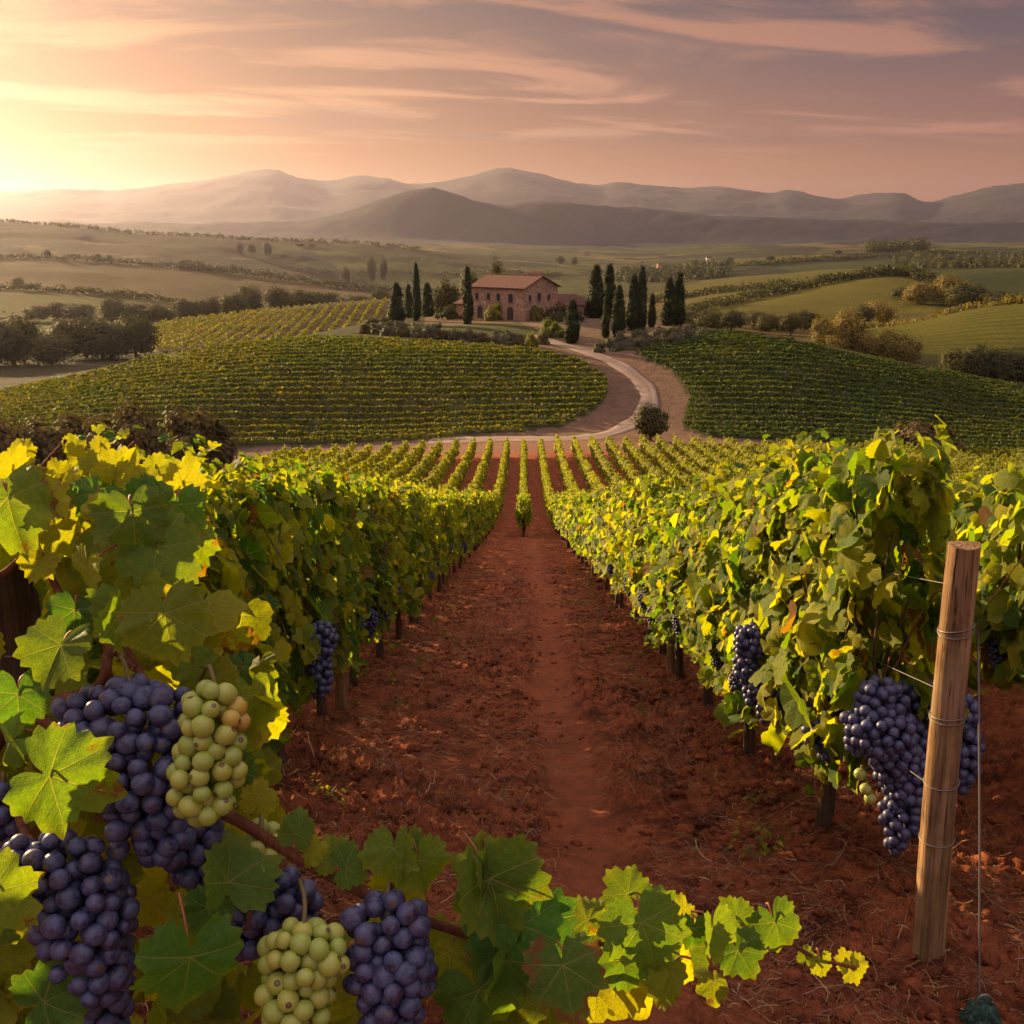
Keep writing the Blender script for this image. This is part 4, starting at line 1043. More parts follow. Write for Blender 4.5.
def limbs_mesh(name, h, r, spread, seed, n=5):
    rng = random.Random(seed); mb = MB(); fork = h * .38
    mb.tube(spline([(0, 0, -.3), (rng.uniform(-.1, .1) * r * 4, 0, fork * .5), (0, 0, fork)], 7), np.linspace(r * 1.35, r * .8, 7), 7, wob=.2, seed=seed)
    for k in range(n):
        a = 6.283 * k / n + rng.uniform(-.4, .4); s = spread * rng.uniform(.5, .9)
        mb.tube(spline([(0, 0, fork * .9), (s * .4 * math.cos(a), s * .4 * math.sin(a), fork + (h - fork) * .35), (s * math.cos(a), s * math.sin(a), h * rng.uniform(.7, .92))], 6), np.linspace(r * .6, r * .12, 6), 5)
    return make_mesh(name, np.concatenate(mb.V), mb.F, mats=[M_TRUNK])
trng = random.Random(12)
CYP = [crown_mesh('cypress_crown', M_CYPRESS, 1, 1, .35, 10, 120, 70, .26, 700 + k, .55, 'column', .2) for k in range(4)]
CYPT = limbs_mesh('cypress_trunk', 4.0, .16, .2, 3, 3)
ROUND = {k: [crown_mesh(k + '_crown', m, 1, 1, .12, 2.0, 30, 150, .078, 720 + j * 9 + q, .50, 'round', y) for q in range(3)] for j, (k, m, y) in enumerate([('dark', M_TREE, .2), ('autumn', M_AUTUMN, .45), ('olive', M_OLIVE, .25)])}
BUSH = {k: [crown_mesh(k + '_bush', m, 1, 1, 0, 1, 26, 130, .085, 760 + j * 9 + q, .5, 'bush', y) for q in range(3)] for j, (k, m, y) in enumerate([('dark', M_TREE, .15), ('olive', M_OLIVE, .25), ('dry', M_SHRUB, .35), ('autumn', M_AUTUMN, .4), ('green', M_HILL_L, .3)])}
LIMB = [limbs_mesh('tree_limbs', 1.7, .07, .75, 40 + k) for k in range(3)]
def pxm(x, y, z): return FPX / proj(x, y, z)[2]
def cypress(px, yb, yt, w, label, rmin=150, rmax=225):
    x, y, z = at(px, yb, rmin, rmax); s = pxm(x, y, z); h = (yb - yt) / s / math.cos(PITCH) * 1.03
    t = empty('cypress', (x, y, z), trng.uniform(0, 6)); tag(t, label, 'cypress', None)
    link('crown', trng.choice(CYP), t, scale=(w / s / 2 * .92, w / s / 2 * .92, h / 10)); link('trunk', CYPT, t, scale=(1, 1, h / 10))
for a in [(397.7, 325, 288, 13, 'short stout cypress, outermost left of the farmhouse'),
          (409, 317, 278, 9, 'cypress between the stout outermost one and the thinnest tall one'),
          (417, 321, 271, 7.5, 'tallest and thinnest dark cypress left of the farmhouse'),
          (428, 313, 273, 11, 'broad cypress beside the dark round pine left of the farmhouse'),
          (468, 324, 275, 9.5, 'slim dark cypress standing right in front of the farmhouse end'),
          (572, 343, 306, 14, 'low broad cypress at the bend where the track reaches the hilltop'),
          (595.5, 318, 272, 15, 'tall broad cypress nearest the outbuilding right of the farmhouse'),
          (608.6, 318, 272, 13, 'tall pointed cypress touching the broad one right of the farmhouse'),
          (605.6, 338, 303, 8, 'thin short cypress in front of the tall broad pair'),
          (618, 337, 292, 12, 'mid-height cypress beside the thin short one in front'),
          (632.7, 330, 282, 12, 'shorter cypress of the joined middle pair'),
          (640.6, 330, 275, 10, 'taller pointed cypress of the joined middle pair'),
          (651.5, 327, 298, 7.5, 'smallest thin cypress between the two joined pairs'),
          (668.5, 326, 284, 13, 'left cypress of the outermost dark pair on the right'),
          (677.5, 326, 280, 13, 'last cypress at the right end of the hilltop line')]: cypress(*a)
def tree(kind, px, yb, yt, w, label, r=None, group=None, cat='tree', name='tree', rmin=100, rmax=5000, parts=True):
    x, y, z = at_r(px, r) if r else at(px, yb, rmin, rmax); s = pxm(x, y, z)
    if r: yb = proj(x, y, z)[1]
    h = max((yb - yt) / s, .5); rx = w / s / 2
    if parts:
        t = empty(name, (x, y, z), trng.uniform(0, 6)); tag(t, label, cat, group)
        link('crown', trng.choice(ROUND[kind]), t, scale=(rx, rx * .95, h / 2)); link('trunk', trng.choice(LIMB), t, scale=(rx * .9, rx * .9, h / 2))
    else:
        t = link(name, trng.choice(ROUND[kind]), None, (x, y, z), (0, 0, trng.uniform(0, 6)), (rx, rx * .95, h / 2)); tag(t, label, cat, group)
def bush(kind, px, yb, w, h, label, r=None, group=None, rmin=145, rmax=225, name='bush'):
    x, y, z = at_r(px, r) if r else at(px, yb, rmin, rmax); s = pxm(x, y, z)
    t = link(name, trng.choice(BUSH[kind]), None, (x, y, z - .1), (0, 0, trng.uniform(0, 6)), (w / s / 2, w / s / 2, h / s)); tag(t, label, 'bush', group)
# around the house
tree('dark', 447, 314, 268, 27, 'dark spreading pine behind the cypresses left of the farmhouse', rmin=155, rmax=225)
tree('dark', 497, 0, 261, 17, 'dark tree whose top shows over the farmhouse roof', r=218)
tree('dark', 471, 0, 271, 20, 'light green tree behind the left end of the farmhouse roof', r=216)
bush('dark', 449, 319, 26, 13, 'dark clipped bush in front of the low shed')
bush('green', 494, 320, 19, 16, 'green shrub growing against the long farmhouse front')
bush('autumn', 489, 321, 9, 7, 'small orange bush at the foot of the farmhouse front')
bush('autumn', 537, 321, 15, 16, 'reddish climber bush at the arch of the farmhouse gable')
bush('dark', 557, 321, 28, 17, 'large dark bush in front of the long outbuilding')
bush('dark', 574, 322, 20, 13, 'smaller dark bush at the end of the long outbuilding')
bush('green', 552, 337, 26, 17, 'yellow-green bush beside the lawn corner')
bush('green', 532, 348, 13, 15, 'upright small yellow-green bush where the dry hedge ends')
bush('dry', 543, 344, 13, 13, 'dry little bush between the two yellow-green ones')
bush('olive', 600, 352, 15, 12, 'round pale bush alone at the inner side of the track')
for k, (px, yb) in enumerate([(366, 333), (378, 334), (391, 335), (404, 336), (417, 337), (430, 338), (443, 339), (456, 340), (469, 341), (482, 342), (495, 343), (508, 344), (520, 345)]):
    bush('olive' if k % 3 else 'dry', px, yb, 19, 10 + k % 3 * 2, 'pale dry bush in the low hedge between the lawn and the golden vineyard', group='bushes of the low dry hedge')
for k, (px, yb) in enumerate([(371, 326), (383, 324), (400, 329), (418, 331), (436, 331), (386, 330)]):
    bush('olive', px, yb, 15, 9, 'small pale bush on the bank below the left cypresses', group='bushes on the bank')
for k, (px, yb) in enumerate([(614, 350), (627, 349), (640, 348), (653, 347), (666, 346), (679, 344), (691, 341), (622, 343), (640, 340), (658, 338), (675, 337), (692, 335), (703, 338)]):
    bush('olive', px, yb, 20, 12, 'grey-green olive bush on the bank below the right cypresses', group='olive bushes below the right cypresses')
bush('autumn', 535, 318, 12, 20, 'tall reddish climber on the farmhouse gable wall')
# the round bush by the bend
def lone_bush():
    x, y, z = at(650, 441, 60, 200); s = pxm(x, y, z); t = empty('bush', (x, y, z)); tag(t, 'round lone bush on a short stem beside the bend of the track', 'bush')
    c = crown_mesh('lone_crown', M_TREE, 1, 1, .25, 2.1, 60, 90, .10, 801, .40, 'round', .3)
    link('crown', c, t, scale=(16.5 / s, 16.5 / s, 36 / s / 2.1)); link('trunk', LIMB[1], t, scale=(14 / s, 14 / s, 30 / s / 2.1))
lone_bush()
BIG = [crown_mesh('big_shrub', M_SHRUB, 1, 1, 0, 1, 90, 210, .058, 820 + k, .34, 'bush', .35) for k in range(3)]
def big_bush(px, r, w, top, label):
    x, y, z = at_r(px, r); s = pxm(x, y, z); yb = proj(x, y, z)[1]
    top -= 14
    tag(link('bush', trng.choice(BIG), None, (x, y, z - .2), (0, 0, trng.uniform(0, 6)), (w / s / 2, w / s / 2, (yb - top) / s)), label, 'bush')
big_bush(-10, 82, 120, 428, 'brown wild shrub at the left edge below the golden vineyard')
big_bush(62, 86, 110, 424, 'low brown wild shrub second from the left edge')
big_bush(128, 80, 105, 418, 'tallest dark wild shrub below the golden vineyard')
big_bush(196, 84, 96, 421, 'wild shrub nearest the striped vine rows')
big_bush(922, 101, 78, 432, 'reddish brown shrub at the foot of the dark right vineyard')
# the grove on the left and other trees beyond the mound
for a in [(-25, 312, 62, 300, 'leaning dark tree cut by the left edge'), (14, 316, 56, 296, 'big dark tree, first whole one from the left edge'),
          (52, 334, 44, 290, 'low hazy tree in the gap of the left grove'), (86, 318, 62, 305, 'broad dark tree in the middle of the left grove'),
          (113, 322, 44, 298, 'tree between the broad middle one and the last of the grove'), (136, 316, 48, 302, 'last round tree at the right end of the left grove')]:
    tree('dark', a[0], 0, a[1], a[2], a[4], r=a[3])
for a in [(822, 318, 24, 284, 'small orange-brown tree, first of the row beyond the dark vineyard'), (848, 312, 34, 286, 'tallest golden tree beyond the dark vineyard'),
          (868, 330, 24, 280, 'short golden tree right of the tallest one'), (890, 328, 32, 282, 'broad golden-brown tree of the row beyond the dark vineyard'), (908, 336, 22, 276, 'last small golden tree of the row, nearest the open field'),
          (836, 332, 22, 280, 'squat brown tree in front of the tallest golden one')]:
    tree('autumn', a[0], 0, a[1], a[2], a[4], r=a[3])
for k, (px, top, w) in enumerate([(954, 349, 30), (974, 346, 34), (994, 350, 32), (1012, 353, 34), (1034, 356, 34)]):
    tree('dark', px, 0, top, w, 'dark bushy tree in the hedge at the right edge', r=264 + k * 2, group='trees of the right edge hedge')
for k in range(10):
    tree('dark', 694 + k * 12 + trng.uniform(-4, 4), 0, 306 + trng.uniform(0, 7) + k * .6, trng.uniform(20, 32), 'dark tree in the wooded hollow behind the right vineyard', r=385 + trng.uniform(-20, 40), group='trees of the wooded hollow')
for k in range(15):
    px = 40 + k * 24 + trng.uniform(-7, 7); r = trng.uniform(500, 560)
    top = [308, 302, 303, 300, 303, 303, 302, 300, 296, 288, 286, 290, 292, 296, 293][k] + trng.uniform(-2, 2)
    tree('dark', px, 0, top, trng.uniform(22, 36), 'hazy tree in the belt between the left fields', r=r, group='trees of the hazy belt', parts=False)
for k, (px, top, w, r) in enumerate([(918, 283, 26, 620), (934, 279, 28, 640), (950, 276, 34, 620), (966, 284, 34, 600), (984, 292, 26, 600), (1002, 294, 28, 590), (1020, 294, 30, 590), (902, 288, 22, 640), (880, 300, 26, 560), (862, 306, 24, 540)]):
    tree('autumn' if k % 2 == 0 else 'dark', px, 0, top, w, 'brownish tree in the clump between the right fields', r=r, group='trees between the right fields', parts=False)
for k, (px, r, top, w) in enumerate([(48, 1230, 250, 7), (98, 1240, 254, 7), (110, 1240, 255, 6), (186, 1260, 260, 16), (240, 1900, 243, 8), (252, 1900, 244, 8), (268, 1900, 243, 9)]):
    tree('dark', px, 0, top, w, 'tiny tree alone on the hazy left hills', r=r, group='tiny trees on the left hills', parts=False)
def hedge_line(pts, n, h, w, matl, seed, label, leaf=.9):
    """a hedgerow along pixel-column / distance pairs"""
    rng = np.random.default_rng(seed); Q = np.array([at_r(p, r)[:2] for p, r in pts]); S = spline(Q, 200)
    u = rng.random(n) * 198; i = u.astype(int); f = (u - i)[:, None]; c = S[i] * (1 - f) + S[i + 1] * f
    lump = vnoise(u * .35, u * 0 + seed, seed); c = c + rng.normal(0, w, (n, 2)); hh = h * (.35 + .9 * lump) * rng.random(n) ** .7
    P = np.stack([c[:, 0], c[:, 1], H(c[:, 0], c[:, 1]) + hh], 1); N = rng.normal(0, 1, (n, 3)) + [0, -.5, .5]
    t = np.stack([rng.random(n) * .4, rng.random(n) * .3, rng.random(n)], 1)
    V, F, U, T = scatter_leaves(T_QUAD, P, N, rng.normal(0, 1, (n, 3)), leaf * rng.uniform(.6, 1.4, n), t, rng)
    return tag(link('hedgerow', make_mesh('hedgerow', V, F, None, T, True, [matl])), label, 'hedgerow')
hedge_line([(690, 620), (760, 700), (840, 740), (905, 745), (930, 720)], 5000, 6, 3, M_TREE, 1, 'dark hedgerow curving along the crest of the gold right field', 1.0)
hedge_line([(640, 1000), (720, 1010), (800, 980), (860, 930), (960, 900)], 4000, 7, 4, M_TREE, 2, 'thin far hedgerow behind the gold right field', 1.2)
hedge_line([(180, 1230), (260, 1250), (330, 1240), (395, 1200)], 3500, 9, 4, M_TREE, 3, 'long thin hedgerow dividing the hazy left fields', 1.3)
hedge_line([(800, 520), (870, 500), (950, 470), (1060, 450)], 3000, 5, 3, M_AUTUMN, 4, 'brown hedgerow below the nearest right field', 1.0)
hedge_line([(-30, 1215), (60, 1225), (150, 1235), (240, 1240)], 2600, 6, 3, M_TREE, 5, 'faint hedgerow along the crest of the big hazy left field', 1.2)
hedge_line([(-30, 735), (70, 745), (140, 750), (210, 760)], 1800, 4, 2.5, M_TREE, 6, 'low hedgerow topping the nearest hazy left field', 1.0)
hedge_line([(300, 1750), (400, 1800), (500, 1850), (560, 1900)], 2600, 7, 5, M_TREE, 7, 'far hedgerow between the pale fields behind the cypresses', 1.6)
hedge_line([(730, 1900), (820, 1950), (900, 2000), (1010, 2050)], 2600, 8, 6, M_TREE, 8, 'far dark hedgerow under the ridge wood on the right', 1.8)
for k, (px, r, top, w) in enumerate([(300, 2050, 243, 9), (312, 2050, 244, 7), (372, 1700, 258, 10), (384, 1700, 259, 8), (346, 1500, 268, 10), (20, 900, 278, 12), (150, 1500, 262, 12), (162, 1500, 263, 10), (560, 2500, 256, 9), (574, 2500, 257, 7), (770, 2000, 256, 9), (838, 2150, 250, 8)]):
    tree('dark', px, 0, top, w, 'tiny dark tree dotted on the far fields', r=r, group='tiny trees on the far fields', parts=False)
def wood(name, label, px0, px1, r0, r1, n, h, seed, leaf, k=160):
    rng = np.random.default_rng(seed)
    cx = []; 
    for _ in range(k):
        p = rng.uniform(px0, px1); r = rng.uniform(r0, r1); x, y, z = at_r(p, r); cx.append((x, y, z, h * rng.uniform(.55, 1.15)))
    cx = np.array(cx); i = rng.integers(0, k, n); g = rng.normal(0, 1, (n, 3)); g /= np.linalg.norm(g, axis=1, keepdims=True)
    P = cx[i, :3] + np.stack([g[:, 0] * cx[i, 3] * .5, g[:, 1] * cx[i, 3] * .5, (g[:, 2] * .5 + .5) * cx[i, 3]], 1)
    t = np.stack([rng.random(n) * .3, rng.random(n) * .2, rng.random(k)[i]], 1)
    V, F, U, T = scatter_leaves(T_QUAD, P, g + [0, 0, .3], rng.normal(0, 1, (n, 3)), leaf * rng.uniform(.6, 1.4, n), t, rng)
    tag(link(name, make_mesh(name, V, F, None, T, True, [M_TREE])), label, 'wood', kind='stuff')
wood('far_wood', 'dark flat wood on the plain right of the farmhouse', 618, 732, 1650, 2050, 9000, 16, 31, 2.4)
wood('far_wood', 'small dark wood crowning the far right ridge', 868, 926, 2150, 2300, 4000, 24, 32, 2.6)
wood('far_wood', 'hazy line of trees along the dark left ridge', -20, 420, 2120, 2260, 5000, 8, 33, 1.9, 420)
wood('far_wood', 'scattered trees on the slope under the ridge wood', 895, 1030, 1350, 1900, 5000, 14, 34, 2.4)
# ------------------------------------------------------------------ posts and wires
def post_mesh(name, h, r, seed, matl, below=.35):
    rng = np.random.default_rng(seed); ns, nr = 28, 40; V = []; F = []
    for i in range(nr):
        z = -below + (h + below) * i / (nr - 1)
        for k in range(ns):
            a = 2 * math.pi * k / ns
            rr = r * (1.04 - .10 * i / nr) * (1 + .05 * (fbm(np.array([math.cos(a) * 2 + seed]), np.array([math.sin(a) * 2 + z * .5]), seed, 3)[0] - .5) * 2)
            rr -= r * .07 * max(0, math.sin(a * 5 + seed + .6 * math.sin(z * 3)) - .93) / .07
            V.append((rr * math.cos(a) + .012 * math.sin(z * 2.2 + seed), rr * math.sin(a), z + (.004 * math.sin(a * 2 + seed) if i == nr - 1 else 0)))
    for i in range(nr - 1):
        for k in range(ns): F.append((i * ns + k, i * ns + (k + 1) % ns, (i + 1) * ns + (k + 1) % ns, (i + 1) * ns + k))
    top = [(nr - 1) * ns + k for k in range(ns)]; b = len(V); V += [V[i] for i in top]; b2 = len(V); V.append((V[top[0]][0] - r * .9, 0, h + .004))
    for k in range(ns): F.append((b + k, b + (k + 1) % ns, b2))
    return make_mesh(name, V, F, mats=[matl], smooth=True)
def tie(root, z, r, turns, tilt, tail=None):
    mb = MB()
    for q in range(turns):
        r_ = r * (1.045 - .10 * (z + .35) / 2.07) + .003
        pts = [(r_ * math.cos(a) + .012 * math.sin(z * 2.2 + 3), r_ * math.sin(a), z + q * .014 + tilt * math.cos(a + q) * r) for a in np.linspace(0, 2 * math.pi, 26)]
        mb.tube(pts, .0028, 5)
    if tail: mb.tube([(r * 1.04, 0, z), *tail], .0025, 5)
    mb.build('wire_tie', [M_WIRE], root)
prng = random.Random(3)
fp = empty('trellis_post', (*at(926, 975, 2)[:2], 0)); fx, fy = fp.location.x, fp.location.y
fp.location.z = ground_z(fx, fy) - .04
fp.rotation_euler = (R_(-1.0), R_(-1.6), .6)
tag(fp, 'sunlit wooden post wrapped with wire at the front of the right row', 'post')
link('post', post_mesh('post_wood', 1.72, .059, 3, M_POST), fp)
for z, n, tl in ((1.40, 2, .25), (1.06, 2, .1), (.80, 1, .15), (.56, 1, .1)): tie(fp, z, .059, n, tl)
lx, ly = (ray(20, 610) * 2.3)[:2]; lz = ground_z(lx, ly); lh = float((ray(20, 550) * 2.3)[2]) - lz
lp = empty('trellis_post', (lx, ly, lz)); tag(lp, 'dark weathered post among the leaves at the left edge', 'post')
link('post', post_mesh('old_post_wood', lh, .052, 8, M_OLDPOST), lp); tie(lp, lh - .22, .052, 1, .1)
PM = [post_mesh('row_post_wood', 1.75, .055, 20 + k, M_OLDPOST if k % 2 else M_POST) for k in range(3)]
for sgn, ys in ((1, (9.85, 15.6, 21.5, 27.5, 33.5, 39.5)), (-1, (7.9, 13.6, 19.5, 25.5, 31.5, 37.5))):
    for k, y in enumerate(ys):
        x = sgn * 1.6 - sgn * .06; t = empty('trellis_post', (x, y, ground_z(x, y)), prng.uniform(0, 6))
        sw = 'right' if sgn > 0 else 'left'
        tag(t, f'weathered post half hidden in the {sw} row, {ORD[k + 1]} post counted from the front', 'post'); link('post', PM[k % 3], t); tie(t, 1.2, .057, 1, .1)
def row_wire(x, z, y0, y1, label, group):
    pts = [(x + .02 * math.sin(y * 1.3), y, float(prof(np.array([y]))[0]) + z + .015 * math.sin(y * .9)) for y in np.arange(y0, y1, 1.0)]
    mb = MB(); mb.tube(pts, .0022, 4, cap=False); o = mb.build('trellis_wire', [M_WIRE]); tag(o, label, 'wire', group)
for sgn, y0 in ((1, fy), (-1, 2.9)):
    sw = 'right' if sgn > 0 else 'left'
    for z, w in ((.80, 'lowest'), (1.2, 'middle'), (1.62, 'top')):
        row_wire(sgn * 1.6, z, y0, 46, f'{w} thin trellis wire running along the {sw} row', None)
# the guy wire down from the front post and its anchor
ax, ay = at(978, 1046, 2)[:2]; az_ = ground_z(ax, ay)
topw = fp.location + fp.rotation_euler.to_matrix() @ Vector((.05, -.05, 1.43))
mb = MB(); mb.tube(spline([tuple(topw), tuple((topw + Vector((ax, ay, az_))) / 2 + Vector((.004, 0, -.012))), (ax, ay, az_ - .03)], 14), .0038, 6)
tag(mb.build('guy_wire', [M_WIRE]), 'taut grey wire slanting from the wrapped post down to the ground', 'wire')
def anchor():
    t = empty('ground_anchor', (ax, ay, az_)); tag(t, 'bundle of dark green netting round the foot of the taut wire', 'anchor')
    V0, F0 = ICO[3]; n = fbm(V0[:, 0] * 3 + V0[:, 2] * 2, V0[:, 1] * 3 + V0[:, 2], 6, 3)
    V = V0 * (.45 + 1.1 * n)[:, None] * [.06, .05, .075] + [0, 0, .04]
    m, nt, out = mat('green_netting'); g = nt.new('ShaderNodeTexCoord').outputs['Object']
    nn = nt.noise(g, 60, 5, .7); c = nt.mix(nt.ss(nn, .4, .65), (.008, .022, .018), (.035, .085, .06)); principled(nt, out, c, .8, nt.bump(nn, .9, .01), .3)
    link('netting', make_mesh('netting', V, F0, mats=[m]), t)
    mb = MB(); mb.tube([(math.cos(a) * .026, .0, .12 + math.sin(a) * .03) for a in np.linspace(0, 6.283, 14)], .005, 6); mb.build('eyelet', [M_WIRE], t)
anchor()

# ------------------------------------------------------------------ bunches hanging on the front vine of the right row
CAMM = np.array(cam.rotation_euler.to_matrix()); CR, CU, CB = CAMM[:, 0], CAMM[:, 1], CAMM[:, 2]
def P3(px, py, d): return ray(px, py) * d
BERRY = {}
def berry_mesh(kind):
    if kind not in BERRY:
        V0, F0 = ICO[3]; V = V0.copy(); V[:, 2] *= 1.06
        d = np.hypot(V[:, 0], V[:, 1]); V[:, 2] -= .06 * np.exp(-(d / .10) ** 2) * (V[:, 2] < 0) * -1
        BERRY[kind] = make_mesh(kind, V, F0, None, np.zeros((len(V), 3)), True, [{'dark': M_BERRY, 'green': M_GREENBERRY, 'amber': M_AMBERGRAPE}[kind]])
    return BERRY[kind]
def cluster(root, lobes, d, rb_px, kind, label, seed, split=True, mixed=0.0, amber=(), stalk=None):
    """a bunch built of rounded lobes (px, py, rx, ry in the photo's pixels at depth d); its front berries are pieces of their own"""
    rng = np.random.default_rng(seed); k = d / FPX; rb = rb_px * k
    L = [(P3(px, py, d + dz), np.array([rx * k, ry * k, min(rx, ry) * k * 1.0])) for px, py, rx, ry, dz in [(l + (0.0,))[:5] for l in lobes]]
    B = np.stack([CR, CU, CB], 1); front = []; inner = []
    def inside(p, lim, skip):
        return any(np.linalg.norm((B.T @ (p - c)) / np.maximum(r - rb * .9, rb * .4)) < lim for j, (c, r) in enumerate(L) if j != skip)
    for layer, store, md, tries in ((1.0, front, 1.50, 6000), (.62, inner, 1.8, 700)):
        for _ in range(tries):
            j = rng.integers(0, len(L)); c, r = L[j]; v = rng.normal(0, 1, 3); v /= np.linalg.norm(v)
            if layer == 1 and v[2] < -.55: continue
            p = c + B @ (v * np.maximum(r - rb * .9, rb * .4) * layer * (1 + rng.normal(0, .07)))
            if layer == 1 and inside(p, .93, j): continue
            q = front + inner if layer < 1 else front
            if q and np.linalg.norm(np.array(q) - p, axis=1).min() < rb * (md if layer == 1 else 1.5): continue
            store.append(p)
    org = L[0][0] + CU * (L[0][1][1]); front = np.array(front); inner = np.array(inner) if len(inner) else np.zeros((0, 3))
    off = np.array(root.matrix_world.translation) if root.matrix_world.translation.length else np.array(root.location)
    allin = inner if split else np.concatenate([front, inner])
    V0, F0 = ICO[2 if split else 3]; n = len(allin); s = rb * rng.uniform(.9, 1.08, n)
    V = (V0[None] * s[:, None, None] + (allin - org)[:, None, :]).reshape(-1, 3); F = (F0[None] + (np.arange(n) * len(V0))[:, None, None]).reshape(-1, 3)
    T = np.repeat(np.stack([np.zeros(n), np.zeros(n), rng.random(n)], 1), len(V0), 0)
    sp = [(0, 0, 0)] if stalk is None else [tuple(P3(*stalk) - org)]
    tv, tf = tube_arrays(spline([sp[0], (0, 0, .01), tuple(L[-1][0] - org)], 8), [rb * .22] * 8, 6, cap=False)
    tf = np.array([q for f in tf for q in ((f[0], f[1], f[2]), (f[0], f[2], f[3]))]) + len(V)
    mi = np.concatenate([np.zeros(len(F), int), np.ones(len(tf), int)]); V = np.concatenate([V, tv]); F = np.concatenate([F, tf]); T = np.concatenate([T, np.zeros((len(tv), 3))])
    bo = link('grape_bunch', make_mesh('grape_bunch', V, F, None, T, True, [{'dark': M_GRAPE, 'green': M_GREENGRAPE}[kind], M_STALK], mi), root, tuple(org - off)); tag(bo, label)
    if split:
        for p in front:
            kd = kind
            if amber and any(math.hypot(proj(*p)[0] - a, proj(*p)[1] - b) < 11 for a, b in amber): kd = 'amber'
            g = link('grape', berry_mesh(kd), bo, tuple(p - org), (rng.uniform(0, 6), rng.uniform(0, 6), rng.uniform(0, 6)), tuple(rb * rng.uniform(.80, 1.12) * rng.uniform(.95, 1.05, 3)))
            if kd != kind: g['label'] = 'amber ripening grape'
    return bo
front_vine = next(o for o in COL.objects if o.get('label', '').startswith('sunlit yellow-green grapevine, first'))
cluster(front_vine, [(880, 700, 26, 24), (878, 730, 34, 34), (893, 750, 26, 36)], 4.42, 5.9, 'dark', 'large dark bunch lit from the left, beside the post', 51, False)
cluster(front_vine, [(915, 700, 34, 20), (918, 740, 24, 34)], 4.62, 5.7, 'dark', 'dark bunch close behind the post', 52, False)
cluster(front_vine, [(908, 780, 26, 32), (902, 815, 22, 30), (895, 838, 13, 18)], 4.45, 5.9, 'dark', 'lowest pointed dark bunch by the post', 53, False)
cluster(front_vine, [(958, 715, 22, 26), (956, 750, 26, 34), (962, 775, 14, 18)], 4.72, 5.8, 'dark', 'blue-black bunch showing behind the post', 54, False)
cluster(front_vine, [(862, 775, 6, 6), (866, 787, 6, 6), (872, 798, 7, 7)], 4.38, 6.0, 'green', 'three yellow berries of an unripe bunch', 55, False)
cluster(front_vine, [(818, 735, 18, 16), (830, 748, 16, 16)], 4.9, 5.0, 'dark', 'small dark bunch left of the lit one', 58, False)
second_vine = next(o for o in COL.objects if o.get('label', '').startswith('sunlit yellow-green grapevine, second'))
cluster(second_vine, [(752, 642, 20, 19), (746, 668, 14, 17)], 5.7, 4.4, 'dark', None, 56, False)
cluster(second_vine, [(774, 685, 30, 20), (772, 705, 18, 20), (752, 690, 10, 18)], 5.7, 4.4, 'dark', None, 57, False)

lefts = [o for o in COL.objects if o.get('label', '').startswith('shaded yellow-topped grapevine, ')]
cluster(lefts[2], [(322, 640, 16, 20), (320, 672, 14, 26)], 6.35, 4.4, 'dark', None, 81, False)
cluster(lefts[1], [(258, 690, 15, 20), (257, 722, 13, 24)], 4.9, 5.0, 'dark', None, 82, False)
cluster(lefts[2], [(302, 640, 12, 18)], 6.1, 4.4, 'dark', None, 83, False)
for fvn, sd, n_ in ((front_vine, 910, 200), (second_vine, 911, 130), (lefts[0], 912, 130), (lefts[1], 913, 150), (lefts[2], 914, 120)):
    link('foliage', foliage_mesh('broad_foliage', T_NEAR, n_, .102, S_NEAR, sd, M_LEAF, z0=.7, z1=2.0 if sd < 912 else 1.85, thick=.34, shoots=12 if sd < 912 else 4, yel=.36), fvn)
# ------------------------------------------------------------------ the vine in the left foreground
fv = empty('grapevine', (-1.36, 2.05, ground_z(-1.36, 2.05)))
tag(fv, 'large-leaved grapevine heavy with dark and green bunches in the left foreground', 'grapevine')
FO = np.array(fv.location)
mb = MB()
def fpath(pts, r0, r1, n=24, sides=9, wob=.18, seed=1, mi=0):
    S = spline([P3(*p) for p in pts], n) - FO; mb.tube(S, np.linspace(r0, r1, n), sides, mi, wob=wob, seed=seed)
S = spline([(0, 0, -.1), (.03, 0, .35), (-.02, .02, .8), (.05, -.02, 1.15)], 18); mb.tube(S, np.linspace(.055, .034, 18), 10, wob=.3, seed=2)
base = tuple(FO + np.array([.05, -.02, 1.15]))
mb.build('trunk', [M_BARK], fv)
mb = MB()
def from_base(pts): return spline(np.array([base] + [tuple(P3(*p)) for p in pts]), 36) - FO
mb.tube(from_base([(-40, 700, 1.95), (70, 735, 1.80), (170, 790, 1.72), (236, 819, 1.63), (290, 853, 1.61), (345, 884, 1.61), (400, 911, 1.62), (440, 926, 1.63), (497, 941, 1.66), (560, 938, 1.70), (640, 946, 1.75), (720, 932, 1.76), (775, 930, 1.78), (808, 955, 1.80), (856, 968, 1.82)]), np.concatenate([np.linspace(.012, .0068, 22), np.linspace(.0068, .0030, 14)]), 9, wob=.22, seed=5)
c0 = mb.build('cane', [M_CANE], fv); c0['label'] = 'long reddish cane stretching over the soil'
